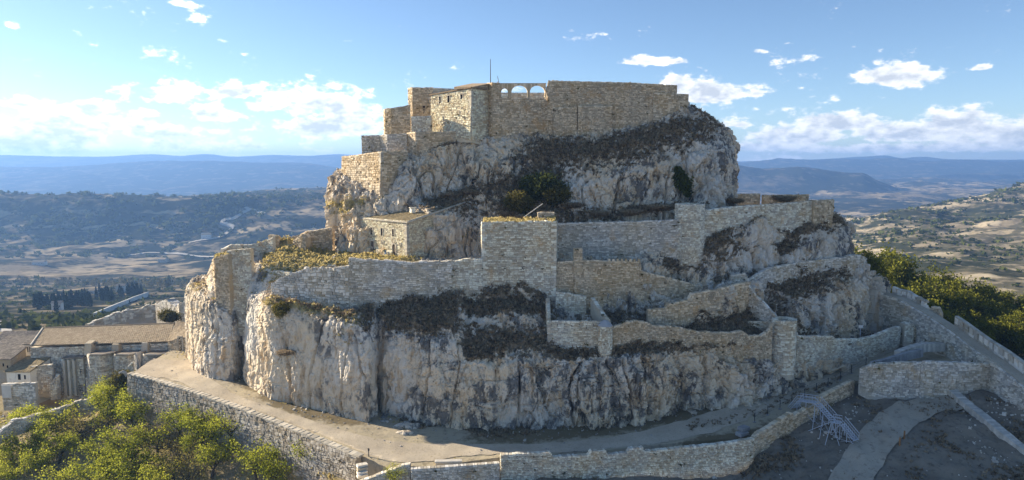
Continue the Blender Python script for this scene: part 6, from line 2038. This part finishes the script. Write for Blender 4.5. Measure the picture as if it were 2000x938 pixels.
# ---------------------------------------------------------------- pines beyond the rampart
PP = [tree_proto('pine', 70 + k, 12, .72 + .12 * (k % 3), 9, 62, .24, M_PINE, M_BARK2, .78, first=.34) for k in range(4)]
pines = []
crest = lambda x: np.interp(x, [1680, 1700, 1720, 1745, 1780, 1820, 1860, 1900, 1940, 1980, 2060], [500, 496, 522, 506, 532, 540, 556, 558, 566, 572, 600])
for (row, Y, dyy, xs) in (('back', 205, 0, range(1700, 2070, 34)), ('middle', 180, 26, range(1730, 2060, 36)), ('front', 158, 62, range(1785, 2050, 40))):
    for j, px in enumerate(xs):
        px2 = px + random.uniform(-9, 9)
        Yj = Y + random.uniform(-6, 6)
        top = P(px2, crest(px2) + dyy + random.uniform(-10, 14), Yj)
        b = HILLR[..., :3].reshape(-1, 3)
        d = (b[:, 0] - top[0]) ** 2 + (b[:, 1] - top[1]) ** 2
        zg = b[np.argmin(d), 2]
        hgt = max(7.5, top[2] - zg)
        s = hgt / 11.5
        plant('pine_tree', *PP[(j + (row == 'middle')) % 4], [top[0], top[1], zg - .2], (max(.75, s * .9), max(.75, s * .9), s), random.uniform(0, 6.28),
              '%s pine from the left in the %s row behind the rampart' % (ORD[j], row), 'tree', 'pines behind the rampart')
q = P(1696, 522, 150)
plant('pine_tree', *PP[1], q - [0, 0, 6.5], .72, 1.1, 'bright young pine peeping over the right cliff edge', 'tree')

# ---------------------------------------------------------------- cypresses and valley trees
def spindle(seed, h, r, n, size, mat, cone=True):
    rng = np.random.default_rng(seed)
    t = rng.random(n) ** .8
    rad = r * np.sqrt(np.clip(1 - (2 * t - .75) ** 2 / 1.6, .02, 1)) if not cone else r * np.minimum(1, (1 - t) * 1.5 + .06) * np.minimum(1, t * 9 + .3)
    a = rng.random(n) * 6.283
    k = rng.uniform(.55, 1.05, n)
    C = np.c_[np.cos(a) * rad * k, np.sin(a) * rad * k, t * h]
    V, F = leaf_tris(C, size, rng)
    return mesh_from('crown', V, F, mat, {'tone': np.repeat(rng.random(n), 3)})
CY_ = [spindle(90 + k, 10, 1.25, 420, .5, M_CYP) for k in range(3)]
mbt = MB(); mbt.tube([(0, 0, -1), (0, 0, 5)], [.25, .12], 5)
CT = mesh_from('trunk', np.vstack(mbt.V), mbt.F, M_BARK, {'tone': np.concatenate(mbt.A)})
cyp = []
def cyp_area(poly_px, n, label, group, hs=(.8, 1.25)):
    for _ in range(n):
        i_ = random.randrange(len(poly_px))
        px, py, sx, sy = poly_px[i_]
        q = on_ground(px + random.uniform(-sx, sx), py + random.uniform(-sy, sy), FARL)
        q = q + [random.uniform(-1.5, 1.5), random.uniform(-2, 2), 0]
        s = random.uniform(*hs)
        plant('cypress_tree', CT, random.choice(CY_), q - [0, 0, .3], (s * 1.1, s * 1.1, s), random.uniform(0, 6), label, 'tree', group)
cyp_area([(80, 598, 12, 5), (105, 598, 16, 7), (130, 594, 18, 9), (155, 590, 14, 8), (120, 604, 20, 5), (170, 592, 10, 8)], 85, 'dark slender cypress in the big cemetery clump left of the white wall', 'cypresses of the left clump')
cyp_area([(200, 582, 14, 6), (212, 584, 8, 6)], 30, 'dark slender cypress in the middle cemetery clump', 'cypresses of the middle clump', (.9, 1.4))
cyp_area([(248, 577, 16, 4), (268, 577, 10, 4)], 28, 'dark slender cypress in the right cemetery clump above the white wall', 'cypresses of the right clump', (.9, 1.4))
plant('cypress_tree', CT, CY_[0], on_ground(118, 630, FARL), .55, 0, 'lone slim cypress just behind the church roof', 'tree')
plant('umbrella_pine', *PP[0], on_ground(104, 632, FARL), .45, 0, 'small round pine behind the church roof left of the lone cypress', 'tree')
BP = [spindle(110 + k, 9, 3.0, 260, .75, M_POP, False) for k in range(3)]
rv = sorted([(random.uniform(-20, 410), random.uniform(553, 562)) for _ in range(70)])
for j, (px, py) in enumerate(rv):
    q = on_ground(px, py, FARL)
    s = random.uniform(.6, 1.3)
    plant('riverside_tree', CT, random.choice(BP), q - [0, 0, .5], (s * random.uniform(.7, 1.3), s, s), random.uniform(0, 6), 'pale autumn tree in the line of trees along the valley stream', 'tree', 'trees along the valley stream')
def blobs(name, label, grid, n, size, mat, seed, keep=None, cat='bushes', per=7):
    """scrub woodland too far away to count"""
    rng = np.random.default_rng(seed)
    G = grid[..., :3]
    nr, nc = G.shape[:2]
    i = rng.integers(1, nr - 1, n); j = rng.integers(1, nc - 1, n)
    p = G[i, j] + (G[i - 1, j] - G[i, j]) * rng.random((n, 1)) * .8 + (G[i, j - 1] - G[i, j]) * rng.random((n, 1)) * .8
    w = fbm(p * np.array([.006, .006, 0]) + seed, 4)
    ok = w > rng.uniform(-.25, .35, n)
    if keep is not None:
        ok &= keep(p)
    p = p[ok]
    n = len(p)
    s = size * rng.uniform(.5, 1.5, n) * np.clip(p[:, 1] / 900, .8, 2.2)
    off = rng.normal(0, .5, (n, per, 3)) * s[:, None, None] * np.array([.8, .8, .42])
    off[..., 2] = np.abs(off[..., 2]) + s[:, None] * .15
    C = (p[:, None] + off).reshape(-1, 3)
    sz = np.repeat(s * .62, per)
    V, F = leaf_tris(C, sz, rng)
    tone = np.repeat(np.clip(np.repeat(rng.random(n), per) * .7 + rng.random(n * per) * .3, 0, 1), 3)
    link(name, mesh_from(name, V, F, mat, {'tone': tone}), None, kind='stuff', label=label, category=cat)
blobs('valley_scrub', 'dark scrub and trees dotted over the far valley terraces', FARL, 15000, 4.2, M_EVER, 5, lambda p: (p[:, 1] > 300) & (p[:, 0] < 0) & ~((p[:, 1] > 1120) & (p[:, 1] < 1420)))
blobs('hill_scrub', 'dark bushes dotted over the dry hillside on the right', HILLR, 15000, 3.4, M_EVER, 6, lambda p: (p[:, 1] > 330))

# ---------------------------------------------------------------- scrub and grass on the rock and ground
def tufts(name, label, P0, N0, size, mat, blades, seed, upright=0.6, tone0=None):
    rng = np.random.default_rng(seed)
    n = len(P0)
    d = rng.normal(0, 1, (n, blades, 3)) * (1 - upright) + np.array([0, 0, upright]) + N0[:, None, :] * .35
    d /= np.linalg.norm(d, axis=2)[..., None]
    s = (size * rng.uniform(.5, 1.5, n))[:, None, None] * rng.uniform(.6, 1.2, (n, blades, 1))
    base = P0[:, None, :] + rng.normal(0, .35, (n, blades, 3)) * (s * np.array([1, 1, .15]))
    sd = np.cross(d, rng.normal(size=(n, blades, 3))); sd /= np.linalg.norm(sd, axis=2)[..., None] + 1e-9
    w = s * rng.uniform(.22, .5, (n, blades, 1))
    V = np.stack([base - sd * w, base + sd * w, base + d * s], 2).reshape(-1, 3)
    F = np.arange(len(V)).reshape(-1, 3)
    tn = rng.random(n) if tone0 is None else tone0
    tone = np.repeat(np.clip(np.repeat(tn, blades) * .75 + rng.random(n * blades) * .3, 0, 1), 3)
    link(name, mesh_from(name, V, F, mat, {'tone': tone}), None, kind='stuff', label=label, category='plants')
def pick(field, n, seed, thr=.35, jitter=1.1):
    rng = np.random.default_rng(seed)
    Ps, Ns = [], []
    tot = 0
    W = []
    for (Pn, nn_, veg, moss) in ROCK_GRIDS:
        f = veg if field == 'veg' else moss
        a = np.linalg.norm(np.cross(np.gradient(Pn, axis=1), np.gradient(Pn, axis=0)), axis=2)
        q = Pn.reshape(-1, 3)
        nz = fbm(q * .45 + seed, 3).reshape(f.shape)
        w = a * sstep(thr - .1, thr + .25, f + .85 * nz) * sstep(-.2, .3, nn_[..., 2])
        W.append(w.reshape(-1)); Ps.append(q); Ns.append(nn_.reshape(-1, 3))
    W = np.concatenate(W); Ps = np.vstack(Ps); Ns = np.vstack(Ns)
    k = rng.choice(len(W), n, p=W / W.sum())
    return Ps[k] + rng.normal(0, .12, (n, 3)), Ns[k]
p, n_ = pick('veg', 11500, 3, .64)
tufts('dry_scrub', 'dark brown dry scrub covering the ledges and slopes of the castle rock', p, n_, .42, M_SCRUB, 9, 21, .45)
M_STRAW = leaf_material('straw_tufts', (0.20, 0.155, 0.09), (0.46, 0.37, 0.24), 0.25)
p, n_ = pick('veg', 8000, 7, .55)
tufts('straw_tufts', 'pale straw tufts among the dark scrub of the castle rock', p, n_, .34, M_STRAW, 8, 25, .55)
p, n_ = pick('moss', 5500, 4, .45)
tufts('dry_grass', 'yellow-green grass on the sunlit terrace and cliff ledges', p, n_, .26, M_GRASS, 7, 22, .6)
def ground_tufts(name, label, grid, n, size, mat, seed, test, blades=7, upright=.5):
    rng = np.random.default_rng(seed)
    b = grid[..., :3]
    nr, nc = b.shape[:2]
    i = rng.integers(2, nr - 1, n); j = rng.integers(1, nc - 1, n)
    p = b[i, j] + (b[i - 1, j] - b[i, j]) * rng.random((n, 1)) + (b[i, j - 1] - b[i, j]) * rng.random((n, 1))
    ok = test(i / nr, p, j / nc) > rng.random(n)
    p = p[ok]
    tufts(name, label, p, np.tile([0, 0, 1.0], (len(p), 1)), size, mat, blades, seed + 1, upright)
nzf = lambda p, f=.25, s=0: fbm(p * np.array([f, f, 0]) + s, 4)
ground_tufts('verge_scrub', 'dark dry scrub on the verge under the lower cliff', TG, 42000, .34, M_SCRUB, 31, lambda v, p, u: (p[:, 0] > -20) * sstep(.56, .66, v + .25 * nzf(p)) * .9)
ground_tufts('verge_grass', 'dry yellow grass strip along the foot of the sunlit cliff', TG, 16000, .16, M_GRASS, 33, lambda v, p, u: (p[:, 0] < -18) * sstep(.5, .72, v + .3 * nzf(p)))
ground_tufts('path_grass', 'sparse dry grass on the sunlit ground near the front parapet', TG, 5000, .12, M_GRASS, 35, lambda v, p, u: (np.abs(p[:, 0] + 12) < 16) * sstep(.30, .1, v) * .5 * (nzf(p, .3) > 0))
ground_tufts('fence_scrub', 'dark scrub strip between path fence and front wall', TG, 9000, .34, M_SCRUB, 37, lambda v, p, u: (p[:, 0] > 30) * (p[:, 0] < 62) * sstep(.36, .28, v) * (v > .22))
ground_tufts('yard_scrub', 'dark dry scrub scattered over the yard slopes', YG, 22000, .34, M_SCRUB, 39, lambda v, p, u: (p[:, 1] > 80) * sstep(.05, .3, nzf(p, .12, 4)))
ground_tufts('grove_grass', 'dry grass between the trees of the grove', GG, 26000, .3, M_GRASS, 41, lambda v, p, u: (p[:, 1] > 85) * (p[:, 0] < 0) * sstep(-.1, .3, nzf(p, .15, 9)))

# ---------------------------------------------------------------- single bushes on the rock
BB = [tree_proto('bush', 140 + k, 3.4, 1.1, 7, 60, .17, [M_EVER, M_OLIVE, M_SCRUB][k % 3], M_BARK, .5, first=.12) for k in range(6)]
bushes = [(1062, 388, 141.0, 1.7, 0, 'large dark evergreen bush on the slope under the castle'), (1045, 372, 142.5, 1.1, 0, 'dark evergreen bush left of the large one under the castle'),
          (1014, 412, 139.5, 1.3, 1, 'olive green bush above the square tower'), (1088, 398, 139.6, 1.3, 1, 'yellowish bush right of the large evergreen'),
          (1120, 405, 138.8, 1.2, 2, 'brown bush at the foot of the white cliff'), (1030, 428, 138.0, 1.1, 2, 'low brown bush just behind the square tower'),
          (985, 420, 140.0, 1.0, 2, 'brown bush left of the olive green one'), (880, 385, 145.6, 1.1, 2, 'brown bush on the slope behind the house roof'),
          (930, 380, 145, 1.2, 2, 'brown bush below the small cave in the rock'), (1170, 420, 137.4, 1.0, 2, 'brown bush on the ledge above the grey curtain wall, left one'),
          (1230, 418, 137.4, 1.1, 2, 'brown bush on the ledge above the grey curtain wall, middle one'), (1285, 408, 137.8, 1.0, 2, 'brown bush on the ledge above the grey curtain wall, right one'),
          (1440, 395, 146, 1.0, 2, 'brown bush on the wall walk right of the round tower'), (1530, 392, 150, 1.2, 2, 'brown bush further right on the upper wall walk'),
          (560, 690, 121.2, .9, 2, 'dark bush clinging to the sunlit cliff face'), (548, 612, 122, .7, 1, 'olive bush on the ledge edge of the sunlit cliff'),
          (250, 760, 140, 1.3, 1, 'reddish olive bush at the far end of the retaining wall'), (330, 628, 190, 1.2, 1, 'wide olive bush behind the church roof near the cliff')]
for k, (px, py, Y, s, m_, lb) in enumerate(bushes):
    flat = m_ == 2
    plant('bush', *BB[m_ + 3 * (k % 2)], P(px, py, Y) - [0, 0, .25], (s * .8, s * .8, s * .38) if flat else s, k * 1.3, lb, 'bush', None, 'stems', 'foliage')
# ivy streak on the right cliff
rng = np.random.default_rng(5)
n = 2600
t = rng.random(n)
px = 1322 + 20 * t + rng.normal(0, 1, n) * (6 * np.sin(np.pi * np.clip(t, .05, .97)) + 1.5)
py = 326 + 58 * t
iv = np.array([P(a, b, 143.6 - 2.0 * c + rng.normal(0, .25)) for a, b, c in zip(px, py, t)])
iv[:, 1] -= .6
V, F = leaf_tris(iv, .3, rng)
o = iv.mean(0)
link('ivy', mesh_from('ivy', V - o, F, M_PINE, {'tone': np.repeat(rng.random(n) * .6, 3)}), None, label='dark green ivy patch hanging down the right cliff', category='ivy').location = o

def top_grass(name, label, corners, n, seed, size=.3):
    """dry grass rooted in a ruined wall top"""
    rng = np.random.default_rng(seed)
    a, b, c, d = [np.array(P(*k)) for k in corners]
    u, v = rng.random((n, 1)), rng.random((n, 1))
    p = (a * (1 - u) + b * u) * (1 - v) + (d * (1 - u) + c * u) * v
    p = p[fbm(p * .6 + seed, 3) > -.12]
    tufts(name, label, p - [0, 0, .08], np.tile([0, 0, 1.0], (len(p), 1)), size, M_GRASS, 7, seed + 2, .6)
top_grass('tower_grass', 'yellow dry grass growing on the square tower top', [(944, 434, 127.2), (1084, 433, 127), (1084, 424, 130), (944, 426, 130)], 700, 51)
top_grass('tower_grass', 'tuft of green grass on the leftmost cliff tower', [(420, 505, 133.8), (446, 498, 132.6), (448, 492, 134.5), (422, 497, 135.5)], 200, 53)

# loose stones on the bare ground
def loose_stones(name, label, grid, n, size, seed, test, mat):
    rng = np.random.default_rng(seed)
    b = grid[..., :3]
    nr, nc = b.shape[:2]
    i = rng.integers(2, nr - 1, n); j = rng.integers(1, nc - 1, n)
    p = b[i, j] + (b[i - 1, j] - b[i, j]) * rng.random((n, 1)) + (b[i, j - 1] - b[i, j]) * rng.random((n, 1))
    p = p[test(i / nr, p) > rng.random(n)]
    m = len(p)
    s = size * rng.lognormal(-.2, .5, m)
    cube = np.array([(-1, -1, -.7), (1, -1, -.7), (1, 1, -.7), (-1, 1, -.7), (-.7, -.7, .7), (.7, -.7, .7), (.7, .7, .7), (-.7, .7, .7)]) * .5
    V = cube[None] * (s[:, None] * rng.uniform(.6, 1.3, (m, 3)))[:, None, :] + rng.normal(0, .1, (m, 8, 3)) * s[:, None, None]
    a = rng.random(m) * 6.28
    ca, sa = np.cos(a)[:, None], np.sin(a)[:, None]
    V = np.stack([V[..., 0] * ca - V[..., 1] * sa, V[..., 0] * sa + V[..., 1] * ca, V[..., 2]], -1) + p[:, None] + [0, 0, .05]
    F = (np.arange(m)[:, None, None] * 8 + np.array([[4, 5, 6, 7], [0, 1, 5, 4], [1, 2, 6, 5], [2, 3, 7, 6], [3, 0, 4, 7]])[None]).reshape(-1, 4)
    link(name, mesh_from(name, V.reshape(-1, 3), F, mat, {'tone': np.repeat(rng.random(m), 8)}), None, kind='stuff', label=label, category='stones')
loose_stones('yard_stones', 'loose pale stones strewn over the bare yard', YG, 4000, .24, 61, lambda v, p: (p[:, 1] > 80) * sstep(-.05, .35, nzf(p, .14, 21)), M_PALESTONE)
loose_stones('verge_stones', 'loose stones on the verge under the cliffs', TG, 6000, .24, 63, lambda v, p: sstep(.45, .8, v + .3 * nzf(p, .3, 5)) * .7, M_PALESTONE)
loose_stones('path_stones', 'small stones scattered over the gravel path', TG, 3000, .12, 65, lambda v, p: (v > .25) * (v < .7) * .6, M_GREYSLAB)
loose_stones('grove_stones', 'stones lying on the ground of the grove', GG, 6000, .26, 67, lambda v, p: (p[:, 1] > 85) * sstep(0, .4, nzf(p, .14, 31)), M_PALESTONE)

wp = np.vstack(WALLPTS)
tufts('wall_weeds', 'small dark weeds rooted in the joints of the castle walls', wp + RNG.normal(0, .05, wp.shape), np.tile([0, -1.0, .2], (len(wp), 1)), .30, M_OLIVE, 10, 71, .1)
# ---------------------------------------------------------------- the air between
def haze():
    m = bpy.data.materials.new('haze')
    m.use_nodes = True
    nt = m.node_tree
    nt.nodes.clear()
    o = nt.nodes.new('ShaderNodeOutputMaterial')
    v = nt.nodes.new('ShaderNodeVolumePrincipled')
    v.inputs['Color'].default_value = (0.23, 0.44, 0.86, 1)
    v.inputs['Density'].default_value = HAZE_DENSITY
    v.inputs['Anisotropy'].default_value = 0.25
    nt.links.new(v.outputs[0], o.inputs['Volume'])
    b = MB()
    x0, x1, y0, y1, z0, z1 = -18000, 18000, -10500, 11500, -900, 215
    b.hexa([(x0, y0, z0), (x1, y0, z0), (x1, y1, z0), (x0, y1, z0), (x0, y0, z1), (x1, y0, z1), (x1, y1, z1), (x0, y1, z1)])
    b.build('haze', m, None, kind='stuff', label='pale blue haze lying over the far valleys and mountains', category='haze')
HAZE_DENSITY = 1.4e-4
haze()
